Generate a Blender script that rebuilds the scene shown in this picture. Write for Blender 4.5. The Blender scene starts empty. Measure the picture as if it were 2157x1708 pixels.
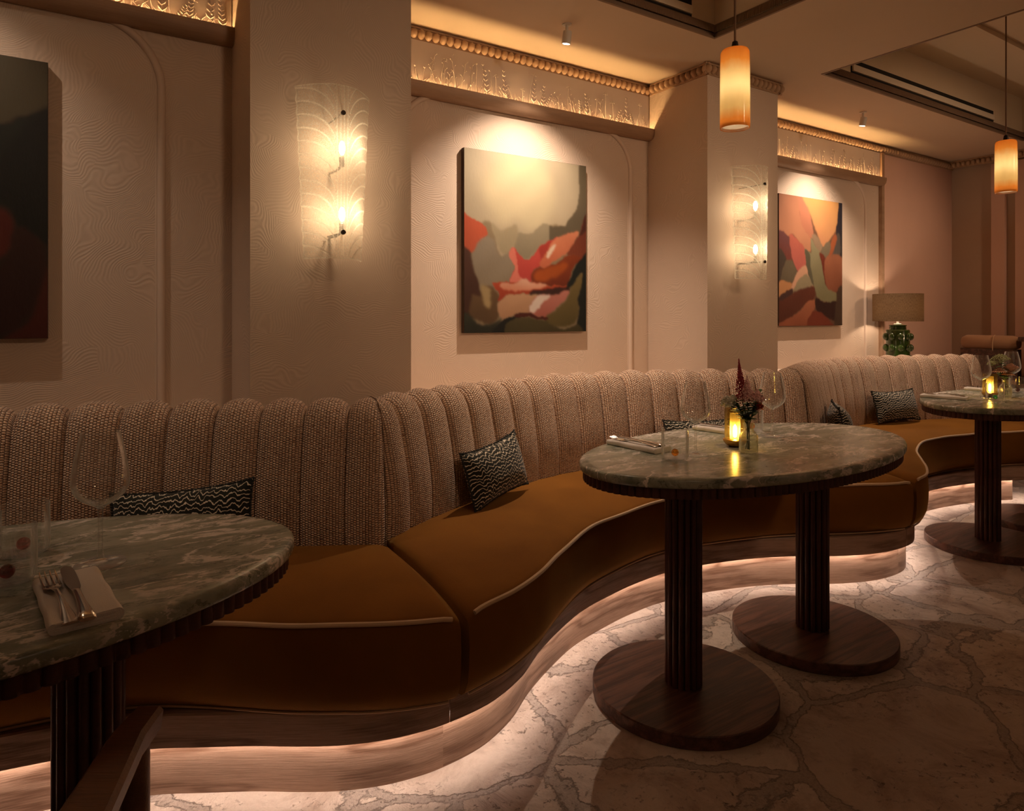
import bpy, math, random
import numpy as np
from mathutils import Vector, Matrix
PI = math.pi
S = bpy.context.scene
COL = S.collection
random.seed(7)
rng = np.random.default_rng(5)

# ------------------------------------------------------------------ view constants (metres; wall runs along +X, wall lies towards +Y)
CAM_H = 1.19
YAW = math.radians(33.3)
YP, YB, YN = 2.52, 2.97, 2.83          # pillar face, bay wall, near bay wall
ZC = 2.57                               # ceiling

# ------------------------------------------------------------------ materials
def lin(c):
    return tuple((x / 12.92 if x <= .04045 else ((x + .055) / 1.055) ** 2.4) for x in c)
def s8(r, g, b): return lin((r / 255, g / 255, b / 255))

class N:
    """small node-tree writer"""
    def __init__(s, name):
        s.m = bpy.data.materials.new(name); s.m.use_nodes = True
        s.t = s.m.node_tree; s.t.nodes.clear()
        s.out = s.t.nodes.new('ShaderNodeOutputMaterial')
    def n(s, typ, **kw):
        nd = s.t.nodes.new(typ)
        for k, v in kw.items():
            if k.startswith('_'):
                setattr(nd, k[1:], v)
            else:
                sock = nd.inputs[int(k[1:])] if (k[0] == 'i' and k[1:].isdigit()) else nd.inputs[k.replace('__', ' ')]
                if isinstance(v, bpy.types.NodeSocket): s.t.links.new(v, sock)
                elif isinstance(v, (tuple, list)) and len(v) == 3 and len(sock.default_value) == 4: sock.default_value = (*v, 1)
                else: sock.default_value = v
        return nd
    def math(s, op, a, b=None, c=None):
        kw = {'i0': a}
        if b is not None: kw['i1'] = b
        if c is not None: kw['i2'] = c
        return s.n('ShaderNodeMath', _operation=op, **kw).outputs[0]
    def coord(s, what='Object'): return s.n('ShaderNodeTexCoord').outputs[what]
    def map(s, v, scale=(1, 1, 1), rot=(0, 0, 0), loc=(0, 0, 0)):
        return s.n('ShaderNodeMapping', Vector=v, Scale=scale, Rotation=rot, Location=loc).outputs[0]
    def noise(s, v, scale, detail=3, rough=.5, dist=0.):
        return s.n('ShaderNodeTexNoise', Vector=v, Scale=scale, Detail=detail, Roughness=rough, Distortion=dist)
    def ramp(s, f, stops, interp='LINEAR'):
        r = s.n('ShaderNodeValToRGB', Fac=f); cr = r.color_ramp; cr.interpolation = interp
        while len(cr.elements) < len(stops): cr.elements.new(.5)
        for e, (p, c) in zip(cr.elements, stops):
            e.position = p; e.color = (*c, 1) if len(c) == 3 else c
        return r.outputs[0]
    def mix(s, f, a, b, blend='MIX'):
        nd = s.n('ShaderNodeMix', _data_type='RGBA', _blend_type=blend)
        for i, v in ((0, f), (6, a), (7, b)):
            sock = nd.inputs[i]
            if isinstance(v, bpy.types.NodeSocket): s.t.links.new(v, sock)
            else: sock.default_value = (*v, 1) if isinstance(v, tuple) else v
        return nd.outputs[2]
    def vadd(s, a, b): return s.n('ShaderNodeVectorMath', _operation='ADD', i0=a, i1=b).outputs[0]
    def vscale(s, a, f): return s.n('ShaderNodeVectorMath', _operation='SCALE', i0=a, Scale=f).outputs[0]
    def bump(s, h, strength=.5, dist=.01, normal=None):
        kw = dict(Height=h, Strength=strength, Distance=dist)
        if normal is not None: kw['Normal'] = normal
        return s.n('ShaderNodeBump', **kw).outputs[0]
    def pbsdf(s, color, rough=.5, metal=0., normal=None, **kw):
        a = {'Base__Color': color, 'Roughness': rough, 'Metallic': metal}
        if normal is not None: a['Normal'] = normal
        a.update(kw)
        return s.n('ShaderNodeBsdfPrincipled', **a).outputs[0]
    def done(s, shader):
        s.t.links.new(shader, s.out.inputs['Surface']); return s.m

def plain(name, color, rough=.5, metal=0., **kw):
    n = N(name); return n.done(n.pbsdf(color, rough, metal, **kw))

def emit(name, color, strength):
    n = N(name); return n.done(n.n('ShaderNodeEmission', Color=color, Strength=strength).outputs[0])

def m_wallpaper(name, ca, cb, strength=.35):
    n = N(name); co = n.coord()
    w = n.noise(co, 3.2, 2, .5)
    d = n.vadd(co, n.vscale(n.n('ShaderNodeVectorMath', _operation='SUBTRACT', i0=w.outputs['Color'], i1=(.5, .5, .5)).outputs[0], .32))
    v = n.n('ShaderNodeTexVoronoi', _feature='F1', Vector=d, Scale=4.2)
    th = n.math('MULTIPLY', n.n('ShaderNodeSeparateColor', Color=v.outputs['Color']).outputs[0], PI * 2)
    sp = n.n('ShaderNodeSeparateXYZ', Vector=d)
    a = n.math('ADD', sp.outputs[0], sp.outputs[1])
    ph = n.math('ADD', n.math('MULTIPLY', a, n.math('COSINE', th)), n.math('MULTIPLY', sp.outputs[2], n.math('SINE', th)))
    w2 = n.noise(co, 8, 2, .5)
    ph = n.math('ADD', n.math('MULTIPLY', ph, 2 * PI / .0085), n.math('MULTIPLY', w2.outputs['Fac'], 16.))
    h = n.math('MULTIPLY_ADD', n.math('SINE', ph), .5, .5)
    grain = n.noise(co, 260, 2, .6).outputs['Fac']
    hh = n.math('ADD', h, n.math('MULTIPLY', grain, .5))
    col = n.mix(n.math('MULTIPLY', h, .8), cb, ca)
    nb = n.bump(hh, strength, .004)
    return n.done(n.pbsdf(col, .62, normal=nb, Specular__IOR__Level=.35))

def m_plaster(name, c, var=.06, rough=.8):
    n = N(name); co = n.coord()
    a = n.noise(co, 3.5, 4, .6).outputs['Fac']
    g = n.noise(co, 180, 2, .5).outputs['Fac']
    col = n.mix(a, tuple(x * (1 - var) for x in c), tuple(min(1, x * (1 + var)) for x in c))
    return n.done(n.pbsdf(col, rough, normal=n.bump(g, .08, .002)))

def m_wood(name, light, dark, rough=.45, uv=True, along=2.2, across=26, ring=1.0, coat=0., wscale=(1.1, 5, 5)):
    n = N(name); co = n.coord('UV') if uv else n.coord()
    p = n.map(co, scale=(along, across * .35, across * .35))
    warp = n.noise(n.map(co, scale=wscale), 1.6, 2, .5)
    f = n.math('ADD', n.math('MULTIPLY', warp.outputs['Fac'], 26.0 * ring), n.math('MULTIPLY', n.noise(p, 2.0, 3, .55).outputs['Fac'], 5.))
    rings = n.math('MULTIPLY_ADD', n.math('SINE', f), .5, .5)
    rings = n.math('POWER', rings, 2.6)
    pores = n.noise(n.map(co, scale=(9, 260, 260)), 1.0, 3, .7).outputs['Fac']
    pores = n.ramp(pores, [(.42, (0, 0, 0)), (.62, (1, 1, 1))])
    mixf = n.math('MULTIPLY_ADD', rings, .75, n.math('MULTIPLY', pores, .40))
    tone = n.noise(n.map(co, scale=(.6, 2, 2)), 1.3, 2, .5).outputs['Fac']
    col = n.mix(mixf, light, dark)
    col = n.mix(n.math('MULTIPLY', tone, .35), col, tuple(x * .72 for x in light))
    nb = n.bump(n.math('MULTIPLY', mixf, -1.), .22, .002)
    return n.done(n.pbsdf(col, rough, normal=nb, Coat__Weight=coat, Coat__Roughness=.3))

def m_marble():
    n = N('green_marble'); co = n.coord()
    q = n.map(co, rot=(0, 0, math.radians(-24)), scale=(1, 2.2, 1.8))
    w = n.noise(q, 4.0, 6, .62)
    d = n.vadd(q, n.vscale(w.outputs['Color'], .26))
    base = n.noise(d, 6.5, 8, .66).outputs['Fac']
    col = n.ramp(base, [(.26, (.13, .150, .115)), (.46, (.27, .292, .225)), (.60, (.41, .425, .33)), (.78, (.28, .305, .24))])
    def sep(c): return n.n('ShaderNodeSeparateColor', Color=c).outputs[0]
    def vein(vec, scale, sharp, det=5, rough=.55):
        f = n.noise(vec, scale, det, rough, .4).outputs['Fac']
        return sep(n.ramp(n.math('ABSOLUTE', n.math('SUBTRACT', f, .5)), [(0, (1, 1, 1)), (sharp * .45, (.85, .85, .85)), (sharp, (0, 0, 0))]))
    def mask(scale, lo, hi, off):
        return sep(n.ramp(n.noise(n.map(q, loc=(off, off * 2, 0)), scale, 3, .6).outputs['Fac'], [(lo, (0, 0, 0)), (hi, (1, 1, 1))]))
    v1 = n.math('MULTIPLY', vein(d, 3.1, .022), mask(3.6, .40, .50, 3.))
    q2 = n.map(d, rot=(0, 0, math.radians(52)), scale=(1, 2.2, 1))
    v2 = n.math('MULTIPLY', vein(q2, 4.2, .020), mask(4.4, .47, .56, 7.))
    v3 = n.math('MULTIPLY', vein(d, 9.0, .028, 4), mask(5.0, .50, .60, 11.))
    bl = sep(n.ramp(n.noise(n.map(d, scale=(1, .8, 1)), 13., 4, .6).outputs['Fac'], [(.615, (0, 0, 0)), (.65, (1, 1, 1))]))
    bl = n.math('MULTIPLY', bl, mask(2.6, .44, .56, 5.))
    dk = n.math('MULTIPLY', vein(n.map(d, loc=(4, 1, 0)), 4.6, .010), .55)
    col = n.mix(dk, col, (.03, .038, .032))
    vv = n.math('MAXIMUM', n.math('MAXIMUM', v1, n.math('MULTIPLY', v2, .95)), n.math('MAXIMUM', n.math('MULTIPLY', v3, .7), n.math('MULTIPLY', bl, .4)))
    col = n.mix(n.math('MULTIPLY', vv, .95), col, (.95, .88, .80))
    return n.done(n.pbsdf(col, .24, Specular__IOR__Level=.45))

def m_floor():
    n = N('crazy_paving_stone'); co = n.coord()
    q = n.map(co, rot=(0, 0, .5), scale=(1, 1.3, 1))
    w = n.noise(q, 2.4, 2, .5)
    w2 = n.noise(q, 14, 8, .72)
    d = n.vadd(q, n.vscale(w.outputs['Color'], .16))
    d = n.vadd(d, n.vscale(w2.outputs['Color'], .075))
    e = n.n('ShaderNodeTexVoronoi', _feature='DISTANCE_TO_EDGE', Vector=d, Scale=2.15)
    c = n.n('ShaderNodeTexVoronoi', _feature='F1', Vector=d, Scale=2.15)
    wid = n.math('MULTIPLY_ADD', n.noise(q, 4.0, 4, .65).outputs['Fac'], .105, -.024)
    g = n.math('SUBTRACT', e.outputs['Distance'], wid)
    def sep(x): return n.n('ShaderNodeSeparateColor', Color=x).outputs[0]
    sf = sep(n.ramp(g, [(0, (0, 0, 0)), (.012, (1, 1, 1))]))
    cell = n.n('ShaderNodeSeparateColor', Color=c.outputs['Color'])
    mott = n.noise(co, 5.0, 9, .70, .5).outputs['Fac']
    sc = n.ramp(mott, [(.30, (.34, .235, .18)), (.42, (.57, .44, .35)), (.54, (.75, .615, .51)), (.66, (.68, .55, .445)), (.76, (.52, .39, .31))])
    sc = n.mix(n.math('MULTIPLY', cell.outputs[0], .30), sc, (.46, .35, .29))
    pits = sep(n.ramp(n.noise(co, 36, 8, .78).outputs['Fac'], [(.34, (1, 1, 1)), (.43, (0, 0, 0))]))
    pz = sep(n.ramp(n.noise(co, 3.4, 4, .62).outputs['Fac'], [(.42, (0, 0, 0)), (.60, (1, 1, 1))]))
    pf = n.math('MULTIPLY', pits, pz)
    sc = n.mix(n.math('MULTIPLY', pf, .75), sc, (.16, .095, .07))
    edge = sep(n.ramp(n.math('ABSOLUTE', n.math('SUBTRACT', g, .004)), [(0, (1, 1, 1)), (.008, (0, 0, 0))]))
    grout = n.ramp(n.noise(co, 120, 5, .75).outputs['Fac'], [(.32, (.34, .265, .215)), (.5, (.47, .38, .315)), (.68, (.54, .445, .37))])
    col = n.mix(sf, grout, sc)
    col = n.mix(n.math('MULTIPLY', edge, .14), col, (.17, .12, .095))
    h = n.math('ADD', n.math('MULTIPLY', sf, .9), n.math('MULTIPLY', mott, .9))
    h = n.math('SUBTRACT', h, n.math('MULTIPLY', pf, .6))
    nb = n.bump(h, .7, .016)
    return n.done(n.pbsdf(col, .55, normal=nb, Specular__IOR__Level=.35))

def m_boucle():
    n = N('beige_woven_fabric'); uv = n.coord('UV')
    sp = n.n('ShaderNodeSeparateXYZ', Vector=uv)
    u, v = sp.outputs[0], sp.outputs[1]
    jit = n.noise(uv, 90, 2, .5).outputs['Fac']
    cu = n.math('DIVIDE', u, .0094)
    fl = n.math('FLOOR', cu)
    hu = n.math('ABSOLUTE', n.math('SINE', n.math('MULTIPLY', cu, PI)))
    cv = n.math('ADD', n.math('DIVIDE', v, .0074), n.math('MULTIPLY', fl, .5))
    cv = n.math('ADD', cv, n.math('MULTIPLY', jit, .5))
    hv = n.math('ABSOLUTE', n.math('SINE', n.math('MULTIPLY', cv, PI)))
    h = n.math('MULTIPLY', n.math('POWER', hu, .6), n.math('POWER', hv, .7))
    streak = n.noise(n.map(uv, scale=(115, 7, 1)), 1., 3, .6).outputs['Fac']
    fleck = n.noise(n.map(uv, scale=(120, 150, 1)), 1., 2, .6).outputs['Fac']
    a = n.ramp(fleck, [(.28, (.36, .16, .08)), (.42, (.74, .47, .305)), (.64, (.95, .71, .52))])
    a = n.mix(n.ramp(streak, [(.48, (0, 0, 0)), (.72, (.55, .55, .55))]), a, (.26, .12, .065))
    col = n.mix(n.ramp(h, [(.08, (1, 1, 1)), (.48, (0, 0, 0))]), a, (.085, .033, .015))
    hh = n.math('ADD', h, n.math('MULTIPLY', fleck, .5))
    return n.done(n.pbsdf(col, .9, normal=n.bump(hh, .9, .007), Sheen__Weight=.25, Sheen__Roughness=.5, Specular__IOR__Level=.15))

def m_velvet():
    n = N('mustard_velvet'); co = n.coord()
    a = n.noise(co, 3.0, 3, .6).outputs['Fac']
    f = n.noise(co, 420, 2, .6).outputs['Fac']
    col = n.ramp(a, [(.3, (.175, .064, .009)), (.7, (.25, .096, .013))])
    col = n.mix(n.math('MULTIPLY', f, .4), col, (.15, .05, .008))
    return n.done(n.pbsdf(col, .85, normal=n.bump(f, .25, .002), Sheen__Weight=.55, Sheen__Roughness=.35, Sheen__Tint=(1, .62, .2), Specular__IOR__Level=.1))

def m_zigzag():
    n = N('black_cream_zigzag_fabric'); uv = n.coord('UV')
    sp = n.n('ShaderNodeSeparateXYZ', Vector=uv)
    u, v = sp.outputs[0], sp.outputs[1]
    row = n.math('FLOOR', n.math('DIVIDE', v, .017))
    cmb = n.n('ShaderNodeCombineXYZ', X=n.math('MULTIPLY', u, 48.), Y=n.math('MULTIPLY', v, 20.), Z=n.math('MULTIPLY', row, 0.0)).outputs[0]
    w = n.noise(cmb, 1.0, 2, .6).outputs['Fac']
    w2 = n.noise(uv, 7, 2, .5).outputs['Fac']
    tri = n.math('PINGPONG', n.math('ADD', n.math('MULTIPLY', u, 1.), n.math('MULTIPLY', w2, .02)), .016)
    ph = n.math('ADD', v, n.math('ADD', n.math('MULTIPLY', w, .040), n.math('MULTIPLY', tri, .45)))
    s = n.math('ABSOLUTE', n.math('SINE', n.math('MULTIPLY', ph, PI / .0145)))
    line = n.ramp(s, [(.0, (1, 1, 1)), (.24, (1, 1, 1)), (.40, (0, 0, 0))])
    col = n.mix(line, (.016, .017, .012), (.74, .64, .50))
    return n.done(n.pbsdf(col, .85, normal=n.bump(line, .6, .004), Sheen__Weight=.15, Specular__IOR__Level=.15))

def m_thin_glass(name, tint=(1, 1, 1), refl=1.0, rough=.02, extra=0.03, edge=.72, ep=3.6):
    n = N(name)
    fr = n.n('ShaderNodeLayerWeight', Blend=.18).outputs['Fresnel']
    f = n.math('MULTIPLY_ADD', fr, .55 * refl, extra)
    tr = n.n('ShaderNodeBsdfTransparent', Color=tint).outputs[0]
    gl = n.n('ShaderNodeBsdfGlossy', Color=(1, 1, 1), Roughness=rough).outputs[0]
    a = n.n('ShaderNodeMixShader', i0=f, i1=tr, i2=gl).outputs[0]
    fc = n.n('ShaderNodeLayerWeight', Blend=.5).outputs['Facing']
    ed = n.math('MULTIPLY', n.math('POWER', fc, ep), edge)  # white rim at grazing angles: bright edge highlights painted into the glass
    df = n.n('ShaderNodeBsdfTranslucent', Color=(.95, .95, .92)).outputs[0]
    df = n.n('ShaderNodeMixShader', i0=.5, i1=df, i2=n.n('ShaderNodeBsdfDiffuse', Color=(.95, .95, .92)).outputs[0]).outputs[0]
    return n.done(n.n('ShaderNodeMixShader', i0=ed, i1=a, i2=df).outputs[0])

def m_solid_glass(name, color=(1, 1, 1), rough=.02):
    n = N(name)
    return n.done(n.pbsdf(color, rough, Transmission__Weight=1., IOR=1.45))

def m_sconce_glass():
    n = N('textured_clear_glass'); co = n.coord()
    at = n.n('ShaderNodeAttribute', _attribute_name='ridge').outputs['Fac']
    sp = n.noise(co, 230, 4, .75).outputs['Fac']
    sp2 = n.noise(co, 620, 2, .8).outputs['Fac']
    speck = n.ramp(sp, [(.40, (0, 0, 0)), (.66, (1, 1, 1))])
    h = n.math('ADD', n.math('MULTIPLY', sp, 1.0), n.math('MULTIPLY', sp2, .6))
    nb = n.bump(h, .9, .004)
    tl = n.n('ShaderNodeBsdfTranslucent', Color=(.97, .9, .76), Normal=nb).outputs[0]
    df = n.n('ShaderNodeBsdfDiffuse', Color=(.8, .76, .68), Normal=nb).outputs[0]
    gl = n.n('ShaderNodeBsdfGlossy', Color=(1, 1, 1), Roughness=.22, Normal=nb).outputs[0]
    tr = n.n('ShaderNodeBsdfTransparent', Color=(.99, .97, .93)).outputs[0]
    a = n.n('ShaderNodeMixShader', i0=.25, i1=tl, i2=df).outputs[0]
    a = n.n('ShaderNodeMixShader', i0=.16, i1=a, i2=gl).outputs[0]
    sf = n.n('ShaderNodeSeparateColor', Color=speck).outputs[0]
    f = n.math('MULTIPLY_ADD', sf, .30, .22)
    f = n.math('ADD', f, n.math('MULTIPLY', at, .45))
    f = n.n('ShaderNodeClamp', Value=f, Max=.93).outputs[0]
    return n.done(n.n('ShaderNodeMixShader', i0=f, i1=tr, i2=a).outputs[0])

def m_pendant_glass():
    n = N('amber_cream_glass'); co = n.coord('UV')
    z = n.n('ShaderNodeSeparateXYZ', Vector=co).outputs[1]
    w = n.noise(n.map(co, scale=(8, 3, 1)), 1.2, 2, .5).outputs['Fac']
    zz = n.math('ADD', z, n.math('MULTIPLY_ADD', w, .10, -.05))
    col = n.ramp(zz, [(.0, (.78, .28, .05)), (.09, (.84, .33, .065)), (.24, (.93, .71, .33)), (.50, (.95, .80, .46)), (.70, (.93, .72, .36)), (.83, (.82, .35, .07)), (1., (.74, .22, .025))])
    tl = n.n('ShaderNodeBsdfTranslucent', Color=col).outputs[0]
    df = n.n('ShaderNodeBsdfDiffuse', Color=col).outputs[0]
    a = n.n('ShaderNodeMixShader', i0=.35, i1=tl, i2=df).outputs[0]
    gl = n.n('ShaderNodeBsdfGlossy', Color=(1, 1, 1), Roughness=.12).outputs[0]
    fr = n.math('MULTIPLY', n.n('ShaderNodeLayerWeight', Blend=.2).outputs['Fresnel'], .35)
    return n.done(n.n('ShaderNodeMixShader', i0=fr, i1=a, i2=gl).outputs[0])

def m_paint():
    n = N('oil_paint_on_canvas')
    c = n.n('ShaderNodeVertexColor', _layer_name='paint').outputs['Color']
    co = n.coord()
    b = n.noise(n.map(co, scale=(60, 60, 22)), 1.5, 4, .65).outputs['Fac']
    wv = n.noise(co, 700, 1, .5).outputs['Fac']
    h = n.math('ADD', b, n.math('MULTIPLY', wv, .25))
    return n.done(n.pbsdf(c, .5, normal=n.bump(h, .22, .004), Specular__IOR__Level=.3))

def m_linen_shade():
    n = N('linen_lamp_shade'); uv = n.coord('UV')
    a = n.noise(n.map(uv, scale=(14, 420, 1)), 1., 3, .6).outputs['Fac']
    b = n.noise(n.map(uv, scale=(420, 14, 1)), 1., 3, .6).outputs['Fac']
    f = n.math('MULTIPLY_ADD', a, .5, n.math('MULTIPLY', b, .5))
    col = n.ramp(f, [(.36, (.11, .07, .04)), (.6, (.28, .20, .125))])
    tl = n.n('ShaderNodeBsdfTranslucent', Color=col).outputs[0]
    df = n.n('ShaderNodeBsdfDiffuse', Color=col).outputs[0]
    return n.done(n.n('ShaderNodeMixShader', i0=.45, i1=tl, i2=df).outputs[0])

def m_tinted(name, col, trans, transl, rough=.1):
    n = N(name)
    tr = n.n('ShaderNodeBsdfTransparent', Color=trans).outputs[0]
    tl = n.n('ShaderNodeBsdfTranslucent', Color=col).outputs[0]
    gl = n.n('ShaderNodeBsdfGlossy', Color=(1, 1, 1), Roughness=rough).outputs[0]
    a = n.n('ShaderNodeMixShader', i0=transl, i1=tr, i2=tl).outputs[0]
    fr = n.math('MULTIPLY_ADD', n.n('ShaderNodeLayerWeight', Blend=.2).outputs['Fresnel'], .6, .03)
    return n.done(n.n('ShaderNodeMixShader', i0=fr, i1=a, i2=gl).outputs[0])

M = {}
M['paper'] = m_wallpaper('wave_textured_wallpaper', (.63, .49, .385), (.56, .43, .33), .16)
M['pillar'] = M['paper']
M['pinkwall'] = m_plaster('pink_plaster', (.66, .42, .32))
M['ceil'] = m_plaster('warm_ceiling_paint', (.62, .48, .35), .03, .75)
M['coffer'] = m_plaster('coffer_paint', (.78, .64, .46), .03, .8)
M['frieze'] = m_plaster('pale_cast_plaster', (.62, .52, .45), .04, .7)
M['mould'] = m_plaster('painted_moulding', (.60, .46, .36), .03, .6)
M['bead'] = m_wood('bead_wood', (.46, .29, .17), (.36, .21, .12), .5, uv=False, ring=.2)
M['ledge'] = m_wood('ledge_wood', (.40, .25, .155), (.30, .175, .10), .5, uv=False, ring=.3)
M['oak'] = m_wood('pale_oak_veneer', (.49, .315, .22), (.17, .082, .045), .42, wscale=(1.0, 8, 8))
M['dark'] = m_wood('dark_walnut_stain', (.185, .080, .052), (.045, .019, .012), .34, uv=False, along=3, across=22, ring=.45, wscale=(.9, 17, 17))
M['reed'] = m_wood('dark_walnut_reeds', (.095, .030, .018), (.05, .016, .010), .38, uv=False, ring=.3)
M['chair'] = m_wood('brown_chair_wood', (.20, .085, .042), (.10, .042, .022), .42, uv=False, along=3, across=22)
M['blade'] = plain('pale_vent_bar', (.85, .74, .58), .5)
M['trimdark'] = plain('brown_ribbed_trim', (.20, .125, .075), .55)
M['marble'] = m_marble()
M['floor'] = m_floor()
M['boucle'] = m_boucle()
M['velvet'] = m_velvet()
M['piping'] = plain('tan_piping_cord', (.62, .40, .22), .85, Sheen__Weight=.3)
M['zig'] = m_zigzag()
M['fringe'] = plain('black_fringe', (.02, .02, .016), .95)
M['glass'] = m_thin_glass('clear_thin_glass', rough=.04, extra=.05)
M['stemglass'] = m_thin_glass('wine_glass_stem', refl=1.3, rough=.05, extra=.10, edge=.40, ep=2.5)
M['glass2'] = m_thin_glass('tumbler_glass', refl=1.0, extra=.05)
M['sglass'] = m_solid_glass('clear_solid_glass')
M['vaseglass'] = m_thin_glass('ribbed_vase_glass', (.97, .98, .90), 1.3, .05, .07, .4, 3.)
M['smoke'] = m_tinted('smoky_amber_glass', (.55, .40, .14), (.86, .78, .54), .04)
M['ambertube'] = m_tinted('ribbed_amber_glass', (1., .72, .22), (1., .84, .45), .45, .15)
M['brass'] = plain('brushed_brass', (.62, .36, .10), .3, 1.)
M['steel'] = plain('polished_steel', (.62, .56, .50), .16, 1.)
M['steel_dark'] = plain('polished_knife_blade', (.16, .13, .11), .14, 1.)
M['bronze'] = plain('dark_bronze_metal', (.035, .024, .016), .4, .7)
M['white_metal'] = plain('white_painted_metal', (.62, .56, .48), .4)
M['black'] = plain('black_void_paint', (.006, .005, .004), .8)
M['linen'] = None
n = N('white_napkin_linen'); co = n.coord()
M['linen'] = n.done(n.pbsdf((.92, .84, .76), .9, normal=n.bump(n.noise(co, 500, 2, .5).outputs['Fac'], .3, .002), Sheen__Weight=.2))
M['sconce'] = m_sconce_glass()
M['pendant'] = m_pendant_glass()
M['paint'] = m_paint()
M['canvas_edge'] = plain('dark_canvas_edge', (.05, .028, .016), .7)
M['shade'] = m_linen_shade()
M['green'] = plain('green_glazed_ceramic', (.030, .062, .010), .12, Coat__Weight=.5)
M['ball_red'] = m_solid_glass('dark_red_glass', (.16, .004, .006))
M['ball_pink'] = m_solid_glass('rose_glass', (.45, .10, .09))
M['ball_amber'] = m_solid_glass('amber_glass', (.90, .36, .03))
M['ball_green'] = m_solid_glass('green_glass', (.05, .50, .16))
M['bulb'] = emit('warm_bulb_glow', (1, .74, .46), 120)
M['bulb_p'] = emit('pendant_bulb_glow', (1, .80, .56), 270)
M['led_floor'] = emit('warm_white_led', (1, .79, .67), 29.0)
M['led_ledge'] = emit('amber_led', (1, .62, .26), 95.0)
M['spot_face'] = emit('spotlight_lens_glow', (1, .80, .58), 260)
M['flame'] = emit('candle_led_glow', (1, .78, .42), 150)
M['lampbulb'] = emit('table_lamp_bulb_glow', (1, .74, .52), 210)
n = N('white_opal_glass')
M['opal'] = n.done(n.n('ShaderNodeMixShader', i0=.3, i1=n.n('ShaderNodeBsdfTranslucent', Color=(.95, .92, .86)).outputs[0], i2=n.n('ShaderNodeBsdfDiffuse', Color=(.9, .87, .8)).outputs[0]).outputs[0])
M['cord'] = plain('brown_fabric_cord', (.16, .085, .045), .8)
M['stem'] = plain('green_flower_stem', (.045, .085, .018), .6)
M['leaf'] = plain('dark_green_leaf', (.06, .13, .03), .5)
M['astilbe_dark'] = plain('burgundy_petals', (.40, .05, .07), .8)
M['astilbe_pink'] = plain('dusty_pink_petals', (.95, .60, .56), .8)
M['petal_white'] = plain('cream_white_petals', (.95, .90, .76), .7)
M['petal_orange'] = plain('orange_petals', (.62, .11, .02), .7)
M['petal_peach'] = plain('peach_petals', (.80, .46, .26), .7)
M['petal_rose'] = plain('blush_rose_petals', (.80, .50, .36), .65)
M['umbel'] = plain('pale_green_florets', (.50, .52, .27), .8)
M['bolster'] = plain('tan_upholstery', (.44, .24, .13), .85, Sheen__Weight=.2)

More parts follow.
